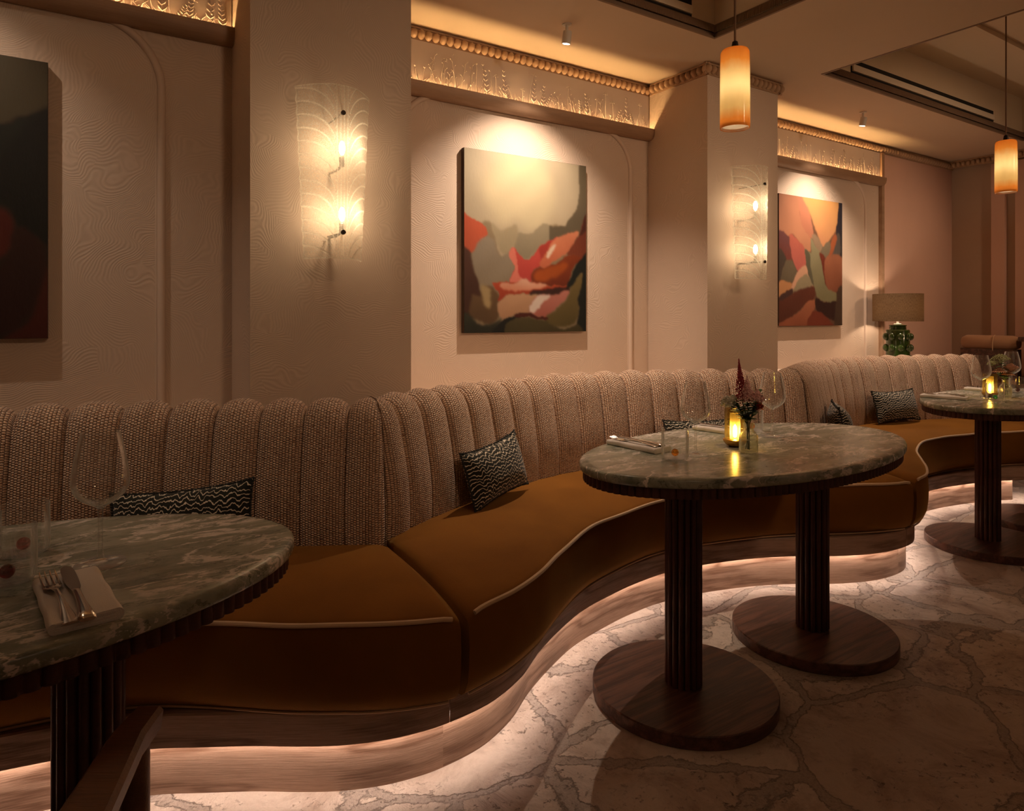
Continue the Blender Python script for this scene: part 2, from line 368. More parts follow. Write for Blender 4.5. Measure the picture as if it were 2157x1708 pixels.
# ------------------------------------------------------------------ mesh building
class MB:
    def __init__(s): s.v = []; s.f = []; s.uv = {}; s.a = {}
    def add(s, vs, fs, uvs=None):
        o = len(s.v); s.v.extend([tuple(p) for p in vs]); s.f.extend([tuple(i + o for i in f) for f in fs])
        if uvs is not None:
            for i, c in enumerate(uvs): s.uv[o + i] = tuple(c)
        return o
    def box(s, x0, x1, y0, y1, z0, z1, M4=None):
        vs = [(x, y, z) for z in (z0, z1) for y in (y0, y1) for x in (x0, x1)]
        if M4 is not None: vs = [tuple(M4 @ Vector(p)) for p in vs]
        s.add(vs, [(0, 2, 3, 1), (4, 5, 7, 6), (0, 1, 5, 4), (2, 6, 7, 3), (0, 4, 6, 2), (1, 3, 7, 5)],
              [(p[0] + p[1], p[2]) for p in vs])
    def grid(s, P, uvs=None, closed_u=False, closed_v=False, flip=False):
        """P[i][j] rows of points"""
        R, C = len(P), len(P[0])
        vs = [p for row in P for p in row]
        fs = []
        for i in range(R if closed_u else R - 1):
            for j in range(C if closed_v else C - 1):
                a, b = i * C + j, i * C + (j + 1) % C
                c, d = ((i + 1) % R) * C + (j + 1) % C, ((i + 1) % R) * C + j
                fs.append((a, b, c, d) if not flip else (d, c, b, a))
        return s.add(vs, fs, None if uvs is None else [q for row in uvs for q in row])
    def cap(s, pts, flip=False):
        idx = list(range(len(pts)))
        s.add(pts, [tuple(idx[::-1] if flip else idx)], [(p[0] + p[1], p[2]) for p in pts])
    def lathe(s, prof, n=32, c=(0, 0, 0), sx=1, sy=1, ribs=0, ramp=0., cap=False):
        P = []; U = []
        z0, z1 = min(p[1] for p in prof), max(p[1] for p in prof)
        for k in range(n + 1):
            a = 2 * PI * k / n
            row = []; ur = []
            for r, z in prof:
                rr = r * (1 + (ramp * (abs(math.cos(ribs * a / 2)) - .5) if ribs else 0))
                row.append((c[0] + rr * math.cos(a) * sx, c[1] + rr * math.sin(a) * sy, c[2] + z))
                ur.append((k / n, (z - z0) / max(1e-6, z1 - z0)))
            P.append(row); U.append(ur)
        s.grid(P, U)
        return s
    def tube(s, path, r, n=8, caps=True, closed=False):
        path = [Vector(p) for p in path]
        rs = r if isinstance(r, (list, tuple)) else [r] * len(path)
        P = []; up = None; L = 0; U = []
        for i, p in enumerate(path):
            a = path[i - 1] if i > 0 else (path[-1] if closed else path[0])
            b = path[i + 1] if i < len(path) - 1 else (path[0] if closed else path[-1])
            t = (b - a).normalized()
            if up is None:
                up = Vector((0, 0, 1)) if abs(t.z) < .9 else Vector((1, 0, 0))
            x = up.cross(t)
            if x.length < 1e-4: x = Vector((1, 0, 0)).cross(t)
            x.normalize(); y = t.cross(x).normalized(); up = y
            if i: L += (p - path[i - 1]).length
            P.append([tuple(p + (x * math.cos(2 * PI * k / n) + y * math.sin(2 * PI * k / n)) * rs[i]) for k in range(n)])
            U.append([(L, k / n * 2 * PI * rs[i]) for k in range(n)])
        s.grid(P, U, closed_u=closed, closed_v=True)
        if caps and not closed:
            s.cap(P[0], True); s.cap(P[-1])
        return s
    def ico(s, c, r, sc=(1, 1, 1)):
        t = (1 + 5 ** .5) / 2
        vs = [(-1, t, 0), (1, t, 0), (-1, -t, 0), (1, -t, 0), (0, -1, t), (0, 1, t), (0, -1, -t), (0, 1, -t), (t, 0, -1), (t, 0, 1), (-t, 0, -1), (-t, 0, 1)]
        k = r / math.sqrt(1 + t * t)
        vs = [(c[0] + x * k * sc[0], c[1] + y * k * sc[1], c[2] + z * k * sc[2]) for x, y, z in vs]
        s.add(vs, [(0, 11, 5), (0, 5, 1), (0, 1, 7), (0, 7, 10), (0, 10, 11), (1, 5, 9), (5, 11, 4), (11, 10, 2), (10, 7, 6), (7, 1, 8),
                   (3, 9, 4), (3, 4, 2), (3, 2, 6), (3, 6, 8), (3, 8, 9), (4, 9, 5), (2, 4, 11), (6, 2, 10), (8, 6, 7), (9, 8, 1)])
    def sphere(s, c, r, n=16, m=10, sc=(1, 1, 1)):
        P = [[(c[0] + r * sc[0] * math.sin(PI * j / m) * math.cos(2 * PI * i / n), c[1] + r * sc[1] * math.sin(PI * j / m) * math.sin(2 * PI * i / n),
               c[2] - r * sc[2] * math.cos(PI * j / m)) for j in range(m + 1)] for i in range(n)]
        s.grid(P, closed_u=True)
    def build(s, name, mat, parent=None, smooth=True, angle=40, loc=None, bevel=0.):
        me = bpy.data.meshes.new(name)
        me.from_pydata(s.v, [], s.f)
        if s.uv:
            l = me.uv_layers.new(name='UVMap')
            vi = np.zeros(len(me.loops), np.int32); me.loops.foreach_get('vertex_index', vi)
            arr = np.zeros((len(s.v), 2), np.float32)
            for i, c in s.uv.items(): arr[i] = c
            l.data.foreach_set('uv', arr[vi].ravel())
        for k, vals in s.a.items():
            at = me.attributes.new(k, 'FLOAT', 'POINT'); at.data.foreach_set('value', np.asarray(vals, np.float32))
        me.materials.append(mat)
        o = bpy.data.objects.new(name, me); COL.objects.link(o)
        import bmesh
        bm = bmesh.new(); bm.from_mesh(me)
        bmesh.ops.remove_doubles(bm, verts=bm.verts, dist=1e-6) if not s.a else None
        bmesh.ops.recalc_face_normals(bm, faces=bm.faces)
        if bevel: bmesh.ops.bevel(bm, geom=[e for e in bm.edges if len(e.link_faces) == 2 and e.calc_face_angle(0) > .6], offset=bevel, segments=2, affect='EDGES', profile=.6)
        for f in bm.faces: f.smooth = smooth
        if smooth:
            ca = math.radians(angle)
            for e in bm.edges:
                if len(e.link_faces) == 2 and e.calc_face_angle(0) > ca: e.smooth = False
        bm.to_mesh(me); bm.free()
        if parent is not None: o.parent = parent
        if loc is not None: o.location = loc
        return o

def tag(o, label=None, cat=None, group=None, kind=None):
    if label: o['label'] = label
    if cat: o['category'] = cat
    if group: o['group'] = group
    if kind: o['kind'] = kind
    return o
def thing(name, label, cat, loc=(0, 0, 0), rz=0., group=None):
    o = bpy.data.objects.new(name, None); COL.objects.link(o)
    o.location = loc; o.rotation_euler = (0, 0, rz); o.empty_display_size = .05
    return tag(o, label, cat, group)
def copy_tree(o, loc=None, rz=None, label=None):
    def rec(a, par):
        b = a.copy(); COL.objects.link(b)
        if par is not None: b.parent = par
        for ch in [c for c in KIDS.get(a.name, [])]: rec(ch, b)
        return b
    KIDS = {}
    for q in list(COL.objects):
        if q.parent is not None: KIDS.setdefault(q.parent.name, []).append(q)
    r = rec(o, None)
    if loc is not None: r.location = loc
    if rz is not None: r.rotation_euler = (0, 0, rz)
    if label: r['label'] = label
    return r
def struct(o, label=None): return tag(o, label, None, None, 'structure')

def crom(pts, n=24, closed=False):
    """Catmull-Rom through 2-D/3-D points"""
    P = np.array(pts, float); out = []
    m = len(P)
    for i in range(m if closed else m - 1):
        if closed: p0, p1, p2, p3 = P[(i - 1) % m], P[i], P[(i + 1) % m], P[(i + 2) % m]
        else: p0, p1, p2, p3 = P[max(i - 1, 0)], P[i], P[i + 1], P[min(i + 2, m - 1)]
        for k in range(n):
            t = k / n
            out.append(.5 * ((2 * p1) + (-p0 + p2) * t + (2 * p0 - 5 * p1 + 4 * p2 - p3) * t * t + (-p0 + 3 * p1 - 3 * p2 + p3) * t ** 3))
    if not closed: out.append(P[-1])
    return np.array(out)
def yfun(pts):
    C = crom(pts, 30); C = C[np.argsort(C[:, 0])]
    ker = np.ones(9) / 9
    yy = C[:, 1].copy(); yy[4:-4] = np.convolve(C[:, 1], ker, 'valid')
    return lambda x: np.interp(x, C[:, 0], yy)
def resample(P, n):
    P = np.asarray(P, float); d = np.r_[0, np.cumsum(np.linalg.norm(np.diff(P, axis=0), axis=1))]
    t = np.linspace(0, d[-1], n)
    return np.c_[tuple(np.interp(t, d, P[:, k]) for k in range(P.shape[1]))], t
def normals2(P):
    T = np.gradient(P, axis=0); T /= np.linalg.norm(T, axis=1)[:, None] + 1e-12
    return np.c_[T[:, 1], -T[:, 0]]          # points to -y (towards the room) for a curve going +x

# ================================================================== THE ROOM
# ---- floor
b = MB(); b.box(-4, 9, -4, 3.3, -.1, 0)
struct(b.build('floor', M['floor'], smooth=False), 'pale crazy-paving stone floor with grey joints')
# ---- wall with pillars and bays (one plan outline, extruded)
def prism(poly, z0, z1, mat, name):
    b = MB(); n = len(poly)
    for i in range(n):
        a, c = poly[i], poly[(i + 1) % n]
        b.add([(a[0], a[1], z0), (c[0], c[1], z0), (c[0], c[1], z1), (a[0], a[1], z1)], [(0, 1, 2, 3)])
    b.add([(p[0], p[1], z1) for p in poly], [tuple(range(n))]); b.add([(p[0], p[1], z0) for p in poly], [tuple(range(n))[::-1]])
    return b.build(name, mat, smooth=False)
PX = [(-1.83, -1.21), (.55, 1.169), (2.927, 3.541)]
outline = [(-4, YN), (-1.83, YN), (-1.83, YP), (-1.21, YP), (-1.21, YN), (.55, YN), (.55, YP), (1.169, YP), (1.169, YB), (2.927, YB), (2.927, YP), (3.541, YP),
           (3.541, YB), (5.50, YB), (5.50, 3.3), (-4, 3.3)]
struct(prism(outline, 0, 2.95, M['paper'], 'wall_back'), 'long wall of wave-textured beige wallpaper with projecting pillars')
b = MB(); b.box(5.50, 6.70, YB, 3.3, 0, 2.95); struct(b.build('wall_far', M['pinkwall'], smooth=False), 'plain pinkish wall beyond the last niche')
b = MB(); b.box(6.70, 6.9, -4, 3.3, 0, 2.95); pass
struct(b.build('wall_right', m_plaster('brown_end_wall', (.46, .33, .24)), smooth=False), 'end wall with shallow pilasters')
b = MB(); b.box(6.66, 6.70, 2.541, 2.642, 0, ZC - .07); b.box(6.66, 6.70, 1.6, 2.465, 0, ZC - .07); struct(b.build('trim_16', M['pinkwall'], smooth=False), 'pinkish vertical wall panels on the end wall')
# ---- ceiling with two coffers
CO = [(-.05, 2.70, .15, 2.28), (3.60, 6.29, .15, 2.28)]
ZT = 2.93
b = MB()
xs = [-4, CO[0][0], CO[0][1], CO[1][0], CO[1][1], 9]
def hq(x0, x1, y0, y1, z): b.add([(x0, y0, z), (x1, y0, z), (x1, y1, z), (x0, y1, z)], [(0, 3, 2, 1)])
hq(-4, 9, -4, .15, ZC); hq(-4, 9, 2.28, 3.3, ZC)
for a, c in ((xs[0], xs[1]), (xs[2], xs[3]), (xs[4], xs[5])): hq(a, c, .15, 2.28, ZC)
ce = b.build('ceiling', M['ceil'], smooth=False); struct(ce, 'flat warm-painted ceiling with two recessed coffers')
b = MB()
for x0, x1, y0, y1 in CO:
    hq(x0, x1, y0, y1, ZT)
    for p, q in (((x0, y0), (x1, y0)), ((x1, y0), (x1, y1)), ((x1, y1), (x0, y1)), ((x0, y1), (x0, y0))):
        b.add([(*p, ZC), (*q, ZC), (*q, ZT), (*p, ZT)], [(0, 1, 2, 3)])
    # shallow inner tray step
    i = .42
    for p, q in (((x0 + i, y0 + i), (x1 - i, y0 + i)), ((x1 - i, y0 + i), (x1 - i, y1 - i)), ((x1 - i, y1 - i), (x0 + i, y1 - i)), ((x0 + i, y1 - i), (x0 + i, y0 + i))):
        b.add([(*p, ZT - .03), (*q, ZT - .03), (*q, ZT), (*p, ZT)], [(0, 1, 2, 3)])
    for r in ((x0, x1, y0, y0 + i), (x0, x1, y1 - i, y1), (x0, x0 + i, y0 + i, y1 - i), (x1 - i, x1, y0 + i, y1 - i)):
        hq(*r, ZT - .03)
cf = b.build('coffer_lining', M['coffer'], ce, smooth=False)
# ---- ribbed trim around each coffer
def ribbed(name, co):
    x0, x1, y0, y1 = co
    b = MB()
    loop = [(x0, y0), (x1, y0), (x1, y1), (x0, y1)]
    inn = [(1, 1), (-1, 1), (-1, -1), (1, -1)]
    # flat fillet below, stepping just under the ceiling
    for off, w, z0, z1 in ((.0, .012, ZC - .003, ZC + .018),):
        for k in range(4):
            a, c = loop[k], loop[(k + 1) % 4]; ia, ic = inn[k], inn[(k + 1) % 4]
            P = lambda p, i, d: (p[0] + i[0] * d, p[1] + i[1] * d)
            o1, o2, n1, n2 = P(a, ia, off), P(c, ic, off), P(a, ia, off + w), P(c, ic, off + w)
            vs = [(*o1, z0), (*o2, z0), (*n2, z0), (*n1, z0), (*o1, z1), (*o2, z1), (*n2, z1), (*n1, z1)]
            b.add(vs, [(0, 3, 2, 1), (4, 5, 6, 7), (0, 1, 5, 4), (2, 3, 7, 6)])
    # ribs: a cove of half-round ribs
    for k in range(4):
        a, c = Vector((*loop[k], 0)), Vector((*loop[(k + 1) % 4], 0))
        L = (c - a).length; t = (c - a) / L; nn = Vector((-t.y, t.x, 0))
        cnt = int(L / .011); P = []
        for i in range(cnt * 4 + 1):
            ph = i / 4; rr = .0045 * abs(math.sin(PI * ph)) ** .7
            q = a + t * (i / (cnt * 4) * L)
            P.append([tuple(q + nn * (.005 + (.017 + rr) * math.cos(PI / 2 * k_ / 5)) + Vector((0, 0, ZC + .016 + .048 * math.sin(PI / 2 * k_ / 5)))) for k_ in range(6)])
        b.grid(P)
    return b.build(name, M['trimdark'], angle=50)
struct(ribbed('trim_1', CO[0]), 'ribbed brown trim round the nearer ceiling coffer')
struct(ribbed('trim_2', CO[1]), 'ribbed brown trim round the farther ceiling coffer')
# ---- linear slot diffusers
for nm, x0, x1, lab in (('slot_diffuser', .5, 2.53, 'black linear air slot with pale bar inside the nearer ceiling coffer'),
                        ('slot_diffuser', 3.9, 5.77, 'black linear air slot with pale bar inside the farther ceiling coffer')):
    t = thing(nm, lab, 'air vent', ((x0 + x1) / 2, 2.28, 2.674), 0, 'slot diffusers in the ceiling coffers')
    h = (x1 - x0) / 2
    b = MB(); b.box(-h, h, -.006, .0, -.040, .042); b.build('slot', M['black'], t, smooth=False)
    b = MB(); b.box(-h + .004, h - .004, -.016, -.006, -.028, .010); b.build('blade', M['blade'], t, smooth=False)
# ---- carved bead mouldings (beads are the moulding's own carving)
def bead_run(b, p, q, r=.0195, pitch=.0395, nrm=(0, -1)):
    p, q = Vector((*p, 0)), Vector((*q, 0)); L = (q - p).length; t = (q - p) / L; n = Vector((*nrm, 0))
    cnt = max(1, round(L / pitch)); dz = ZC - .036
    for i in range(cnt):
        c = p + t * (L * (i + .5) / cnt) + n * .012 + Vector((0, 0, dz))
        P = []
        for j in range(13):
            a = 2 * PI * j / 12
            row = []
            for k in range(5):
                f = PI / 2 * k / 4
                row.append(tuple(c + t * (r * .98 * math.cos(a) * math.cos(f)) + Vector((0, 0, 1)) * (.0245 * math.sin(a) * math.cos(f)) + n * (.026 * math.sin(f))))
            P.append(row)
        b.grid(P)
    # backing strip
    for zz0, zz1, d in ((ZC - .012, ZC - .002, .016), (ZC - .064, ZC - .012, .010)):
        vs = []
        for z in (zz0, zz1):
            for e in (p, q):
                vs += [tuple(e + Vector((0, 0, z))), tuple(e + n * d + Vector((0, 0, z)))]
        b.add(vs, [(1, 3, 7, 5), (0, 1, 3, 2), (4, 6, 7, 5), (0, 4, 5, 1), (2, 3, 7, 6)])
runs = {'trim_3': ([((-1.21, YN), (.55, YN))], 'bead moulding under the ceiling over the nearest niche'),
        'trim_4': ([((1.169, YB), (2.927, YB))], 'bead moulding under the ceiling over the middle niche'),
        'trim_5': ([((3.541, YB), (5.50, YB)), ((5.50, YB), (6.70, YB))], 'bead moulding under the ceiling over the far niche')}
for nm, (rs, lab) in runs.items():
    b = MB()
    for p, q in rs: bead_run(b, p, q)
    struct(b.build(nm, M['bead'], angle=60), lab)
for nm, (x0, x1), yb, lab in (('trim_6', PX[1], YN, 'bead moulding round the nearer pillar'), ('trim_7', PX[2], YB, 'bead moulding round the farther pillar')):
    b = MB()
    bead_run(b, (x0, yb - .03), (x0, YP - .02), nrm=(-1, 0)); bead_run(b, (x0 - .03, YP), (x1 + .03, YP)); bead_run(b, (x1, YP - .02), (x1, YB - .03), nrm=(1, 0))
    struct(b.build(nm, M['bead'], angle=60), lab)
b = MB(); bead_run(b, (6.62, 2.97), (6.62, 2.0), nrm=(-1, 0)); struct(b.build('trim_8', M['bead'], angle=60), 'bead moulding along the end wall')
# ---- arched panel mouldings in the niches
def arch(name, x0, x1, y, lab, zt=2.262, r=.23, z0=.5):
    path = [(x0, y, z0), (x0, y, zt - r)]
    path += [(x0 + r - r * math.cos(a), y, zt - r + r * math.sin(a)) for a in np.linspace(0, PI / 2, 14)[1:]]
    path += [(x1 - r + r * math.sin(a), y, zt - r + r * math.cos(a)) for a in np.linspace(0, PI / 2, 14)]
    path += [(x1, y, z0)]
    b = MB(); b.tube(path, .0150, 10)
    path2 = [(x + (.016 if x < (x0 + x1) / 2 else -.016) * (1 if abs(x - (x0 + x1) / 2) > (x1 - x0) / 2 - r else 0), yy + .004, z - .014 * (1 if z > zt - .02 else 0)) for x, yy, z in path]
    b.tube(path2, .006, 8)
    struct(b.build(name, M['mould'], angle=80), lab)
arch('trim_9', -.96, .303, YN, 'rounded-corner panel moulding in the nearest niche')
arch('trim_10', 1.316, 2.78, YB, 'rounded-corner panel moulding in the middle niche')
arch('trim_11', 3.73, 5.28, YB, 'rounded-corner panel moulding in the far niche')
# ---- wooden jamb strip closing the last niche
b = MB(); b.box(5.478, 5.515, YB - .028, YB, .5, 2.503); struct(b.build('trim_12', M['ledge'], smooth=False), 'slim wooden strip at the end of the far niche')

# ---- cove-lit ledges and botanical friezes
def ledge(x0, x1, yw, lab, flab, seed, over=(0, 0)):
    t = thing('picture_ledge', lab, 'ledge', ((x0 + x1) / 2, yw, 2.238), 0, 'lit wooden ledges above the niches')
    h = (x1 - x0) / 2
    prof = [(-.002, .0), (-.024, .0), (-.038, .006), (-.050, .022), (-.056, .044), (-.056, .062), (-.046, .064), (-.044, .030), (-.002, .026)]
    b = MB(); P = []
    for x in (-h - over[0], h + over[1]): P.append([(x, y, z) for y, z in prof])
    b.grid(P, closed_v=True); b.cap(P[0]); b.cap(P[1], True)
    b.build('board', M['ledge'], t, angle=30)
    b = MB(); b.box(-h + .01, h - .01, -.026, -.018, .028, .033); b.build('light_strip', M['led_ledge'], t, smooth=False)
    # frieze
    f = thing('botanical_frieze', flab, 'frieze', ((x0 + x1) / 2, yw, 2.30), 0, 'cast botanical friezes')
    b = MB(); b.box(-h + .004, h - .004, -.012, 0, -.022, .205)
    b.box(-.0015, .0015, -.0125, -.011, -.02, .205)
    b.build('panel', M['frieze'], f, smooth=False)
    r = random.Random(seed); b = MB(); y = -.013
    def stem(x, hgt, lean, rad, tipk):
        pts = [(x + lean * (k / 7) ** 1.6 + r.uniform(-.002, .002), y, -.02 + hgt * k / 7) for k in range(8)]
        rad *= 1.5; b.tube(pts, [rad * (1 - .5 * k / 7) for k in range(8)], 5)
        tx, tz = pts[-1][0], pts[-1][2]
        if tipk == 0: b.ico((tx, y, tz), .0065, (1, .6, 1))
        elif tipk == 1:
            for a in range(6):
                an = PI * a / 5; e = (tx + .014 * math.cos(an), y, tz + .012 * math.sin(an))
                b.tube([(tx, y, tz), e], .0009, 4); b.ico(e, .0022, (1, .6, 1))
        elif tipk == 2:
            for k in range(2, 8):
                for sg in (-1, 1):
                    px_, _, pz = pts[k]; L = .020 * (1 - k / 11)
                    b.tube([(px_, y, pz), (px_ + sg * L * .7, y, pz + L * .6), (px_ + sg * L, y, pz + L * 1.2)], [.0024, .0036, .0008], 4)
        elif tipk == 3:
            for k in range(3, 8):
                px_, _, pz = pts[k]
                sg = 1 if k % 2 else -1
                b.tube([(px_, y, pz), (px_ + sg * .012, y, pz + .012)], [.0014, .0008], 4); b.ico((px_ + sg * .012, y, pz + .013), .003, (1, .6, 1))
    x = -h + .02
    while x < h - .02:
        stem(x, r.uniform(.10, .185) if r.random() < .55 else r.uniform(.05, .11), r.uniform(-.035, .035), r.uniform(.0012, .0022), r.choice([0, 1, 2, 2, 3, 3]))
        for _ in range(2):
            xx = x + r.uniform(-.02, .02); L = r.uniform(.03, .07); ln = r.uniform(-.04, .04)
            b.tube([(xx, y, -.02), (xx + ln * .4, y, -.02 + L * .7), (xx + ln, y, -.02 + L)], [.0012, .0022, .0005], 4)
        x += r.uniform(.018, .04)
    b.build('plant_relief', M['frieze'], f, angle=80)
ledge(-1.21, .55, YN, 'lit wooden ledge above the nearest niche, partly out of frame', 'cast plant frieze glowing above the nearest ledge', 3)
ledge(1.169, 2.927, YB, 'lit wooden ledge above the niche between the two pillars', 'cast plant frieze glowing between the two pillars', 11)
ledge(3.541, 5.478, YB, 'lit wooden ledge above the far niche', 'cast plant frieze glowing above the far niche', 23, (0, .02))

# ================================================================== BANQUETTES
plinth_pts = [(-1.9, 1.70), (-1.55, 1.607), (-1.2, 1.71), (-.8, 1.935), (-.35, 2.03), (.0, 1.985), (.187, 1.909), (.294, 1.848), (.405, 1.782), (.492, 1.722), (.581, 1.668), (.679, 1.628), (.769, 1.610), (.83, 1.607), (.918, 1.615), (.997, 1.635),
              (1.110, 1.690), (1.235, 1.780), (1.389, 1.868), (1.557, 1.945), (1.777, 2.002), (1.927, 2.026), (2.070, 2.035), (2.289, 2.010), (2.545, 1.935), (2.743, 1.838),
              (2.868, 1.755), (3.057, 1.678), (3.239, 1.662), (3.379, 1.700), (3.6, 1.83), (3.9, 1.985), (4.2, 2.08), (4.5, 2.095), (4.862, 2.03), (5.149, 1.93), (5.4, 1.80), (5.62, 1.70), (5.9, 1.66)]
seat_pts = [(-1.9, 1.57), (-1.55, 1.49), (-1.2, 1.60), (-.8, 1.86), (-.35, 1.975), (.0, 1.945), (.15, 1.895), (.25, 1.83), (.35, 1.75), (.44, 1.675), (.54, 1.607), (.635, 1.550), (.743, 1.508), (.824, 1.493), (.94, 1.515), (1.03, 1.542),
            (1.167, 1.613), (1.312, 1.715), (1.52, 1.843), (1.725, 1.917), (2.01, 1.978), (2.25, 1.955), (2.55, 1.875), (2.75, 1.785), (2.88, 1.712), (3.06, 1.632), (3.23, 1.592),
            (3.38, 1.612), (3.52, 1.672), (3.71, 1.785), (4.0, 1.955), (4.29, 2.045), (4.60, 2.055), (4.88, 2.00), (5.2, 1.90), (5.45, 1.74), (5.62, 1.64), (5.9, 1.58)]
backA = [(-1.58, 2.06), (-1.3, 2.20), (-.9, 2.40), (-.35, 2.51), (.0, 2.46), (.25, 2.37), (.45, 2.27), (.597, 2.188), (.713, 2.123), (.865, 2.035)]
backB = [(.880, 2.065), (.93, 2.11), (1.063, 2.196), (1.20, 2.265), (1.40, 2.350), (1.63, 2.435), (1.82, 2.485), (1.99, 2.508), (2.25, 2.492), (2.5, 2.425), (2.75, 2.325), (3.0, 2.195), (3.205, 2.075)]
backC = [(3.235, 2.085), (3.30, 2.13), (3.45, 2.21), (3.7, 2.335), (4.0, 2.46), (4.35, 2.53), (4.65, 2.515), (4.95, 2.44), (5.3, 2.32), (5.55, 2.215)]
fP, fS = yfun(plinth_pts), yfun(seat_pts)

def curve_xy(f, x0, x1, n):
    x = np.linspace(x0, x1, n); return np.c_[x, f(x)]
def off(P, d):
    Q = P + normals2(P) * d; Q[:, 0] = np.clip(Q[:, 0], P[0, 0], P[-1, 0]); return Q

def strip(P, prof, name, mat, parent, caps=True, closed=True, angle=40, clampx=True):
    """sweep a profile [(outward offset, z)] along plan curve P"""
    b = MB(); Nn = normals2(P)
    L = np.r_[0, np.cumsum(np.linalg.norm(np.diff(P, axis=0), axis=1))]
    pl = [0]
    for i in range(1, len(prof)): pl.append(pl[-1] + math.dist(prof[i], prof[i - 1]))
    rows, uvs = [], []
    for i in range(len(P)):
        rows.append([(min(max(P[i, 0] + Nn[i, 0] * d, P[0, 0]), P[-1, 0]) if clampx else P[i, 0] + Nn[i, 0] * d, P[i, 1] + Nn[i, 1] * d, z) for d, z in prof]); uvs.append([(L[i], q) for q in pl])
    if closed:
        for r_, u_ in zip(rows, uvs): r_.append(r_[0]); u_.append((u_[0][0], pl[-1] + .05))
    b.grid(rows, uvs)
    if caps and closed:
        b.cap(rows[0][:-1]); b.cap(rows[-1][:-1], True)
    return b.build(name, mat, parent, angle=angle)

def banquette(label, x0, x1, sx0, sx1, back, nch, px1=None, piping_seed=0):
    t = thing('banquette', label, 'banquette', ((x0 + x1) / 2, 2.1, 0), 0, 'serpentine banquette sections')
    inv = Vector((-(x0 + x1) / 2, -2.1, 0))
    def par(o): o.parent = t; o.location = inv; return o
    nx = int((x1 - x0) / .02)
    PL = curve_xy(fP, x0, px1 or x1, nx); PU = curve_xy(fP, x0, x1, nx)
    # lower plinth with a thin shadow line at the floor
    k = par(strip(PL, [(0, .0), (0, .006), (0.0, .136), (-.02, .136), (-.02, .0)], 'kick_base', M['oak'], None, angle=30))
    # joint lines are in the veneer; upper plinth
    up = off(PU, .036)
    par(strip(up, [(0, .136), (0.0, .214), (-.004, .218), (-.10, .218), (-.10, .150), (-.012, .150), (-.012, .136)], 'plinth', M['oak'], None, angle=30))
    # concealed LED strip under the overhang
    led = off(PU, .017)
    par(strip(led, [(.006, .149), (.006, .1445), (-.006, .1445), (-.006, .149)], 'light_strip', M['led_floor'], None, angle=30))
    # seat cushion
    ns = int((sx1 - sx0) / .02); g = .006
    F = curve_xy(fS, sx0 + g, sx1 - g, ns); F, Ls = resample(F, ns)
    B_ = crom(back, 20); B_, _ = resample(B_, ns)
    B_ = B_ + normals2(B_) * (-.02)
    nF = normals2(F); rows, uvs = [], []
    r = random.Random(piping_seed)
    ph = [r.uniform(0, 6) for _ in range(4)]
    wob = [.003 * math.sin(5.2 * l + ph[0]) + .0025 * math.sin(9.7 * l + ph[1]) + .0015 * math.sin(17 * l + ph[2]) for l in Ls]
    LL = Ls[-1]; top = []
    botz = .2215
    for i in range(ns):
        e = min(Ls[i], LL - Ls[i]); ed = -.020 * math.exp(-(e / .022) ** 1.3)
        row, ur = [], []
        f, bk = Vector((*F[i], 0)), Vector((*B_[i], 0)); d = f - bk
        for s_, z in ((-.02, .36), (0, .462), (.10, .474), (.3, .478), (.5, .477), (.7, .472), (.84, .466), (.92, .460), (.965, .455), (.99, .450)):
            q = bk + d * s_; row.append((q.x, q.y, z + ed * (1 if z > .4 else 0) + wob[i] * max(0, s_) ** 3)); ur.append((Ls[i], s_ * .55))
        n_ = Vector((*nF[i], 0))
        zt = .447 + ed * .8 + wob[i]
        top.append(f + Vector((0, 0, zt)))
        for o_, z in ((.0, zt - .008), (.004, .41), (.007, .36), (.005, .31), (.0, .27), (-.012, .240), (-.030, .2255), (-.045, botz)):
            q = f + n_ * o_; row.append((q.x, q.y, z)); ur.append((Ls[i], .55 + .447 - z))
        q = f - n_ * .25; row.append((q.x, q.y, botz)); ur.append((Ls[i], 1.05))
        def lim(x, y):
            fa, fb = float(fS(sx0)), float(fS(sx1))
            xl = sx0 + (y - fa) / (back[0][1] - fa) * (back[0][0] - sx0); xr = sx1 + (y - fb) / (back[-1][1] - fb) * (back[-1][0] - sx1)
            return min(max(x, xl + .002), xr - .002)
        row = [(lim(x, y), y, z) for x, y, z in row]
        rows.append(row); uvs.append(ur)
    b = MB(); b.grid(rows, uvs); b.cap(rows[0]); b.cap(rows[-1], True)
    seat = par(b.build('seat_cushion', M['velvet'], None, angle=65))
    b = MB(); b.tube([tuple(p) for p in top[1:-1]], .0062, 8); pip = b.build('piping', M['piping'], seat); pip['label'] = 'tan piping along the front edge'
    b = MB(); b.tube([(F[i][0] + nF[i][0] * -.024, F[i][1] + nF[i][1] * -.024, .2245) for i in range(1, ns - 1)], .0035, 6); p2 = b.build('lower_piping', M['piping'], seat); p2['label'] = 'thin tan piping along the bottom edge'
    # channelled backrest
    C = crom(back, 24); per = 18
    C, Lc0 = resample(C, 1600)
    fr_ = [0, .012, .03, .055, .09, .14, .2, .28, .37, .46, .54, .63, .72, .8, .86, .91, .945, .97]
    per = len(fr_); n = nch * per + 1
    tt = np.array([(k + f_) / nch for k in range(nch) for f_ in fr_] + [1.]) * Lc0[-1]
    C = np.c_[np.interp(tt, Lc0, C[:, 0]), np.interp(tt, Lc0, C[:, 1])]; Lc = tt
    Cs, Ls_ = resample(C, 1200); nn0 = normals2(Cs)
    nn = np.c_[np.interp(tt, Ls_, nn0[:, 0]), np.interp(tt, Ls_, nn0[:, 1])]
    # smooth normals
    for _ in range(10): nn[1:-1] = (nn[:-2] + nn[1:-1] * 2 + nn[2:]) / 4
    nn /= np.linalg.norm(nn, axis=1)[:, None]
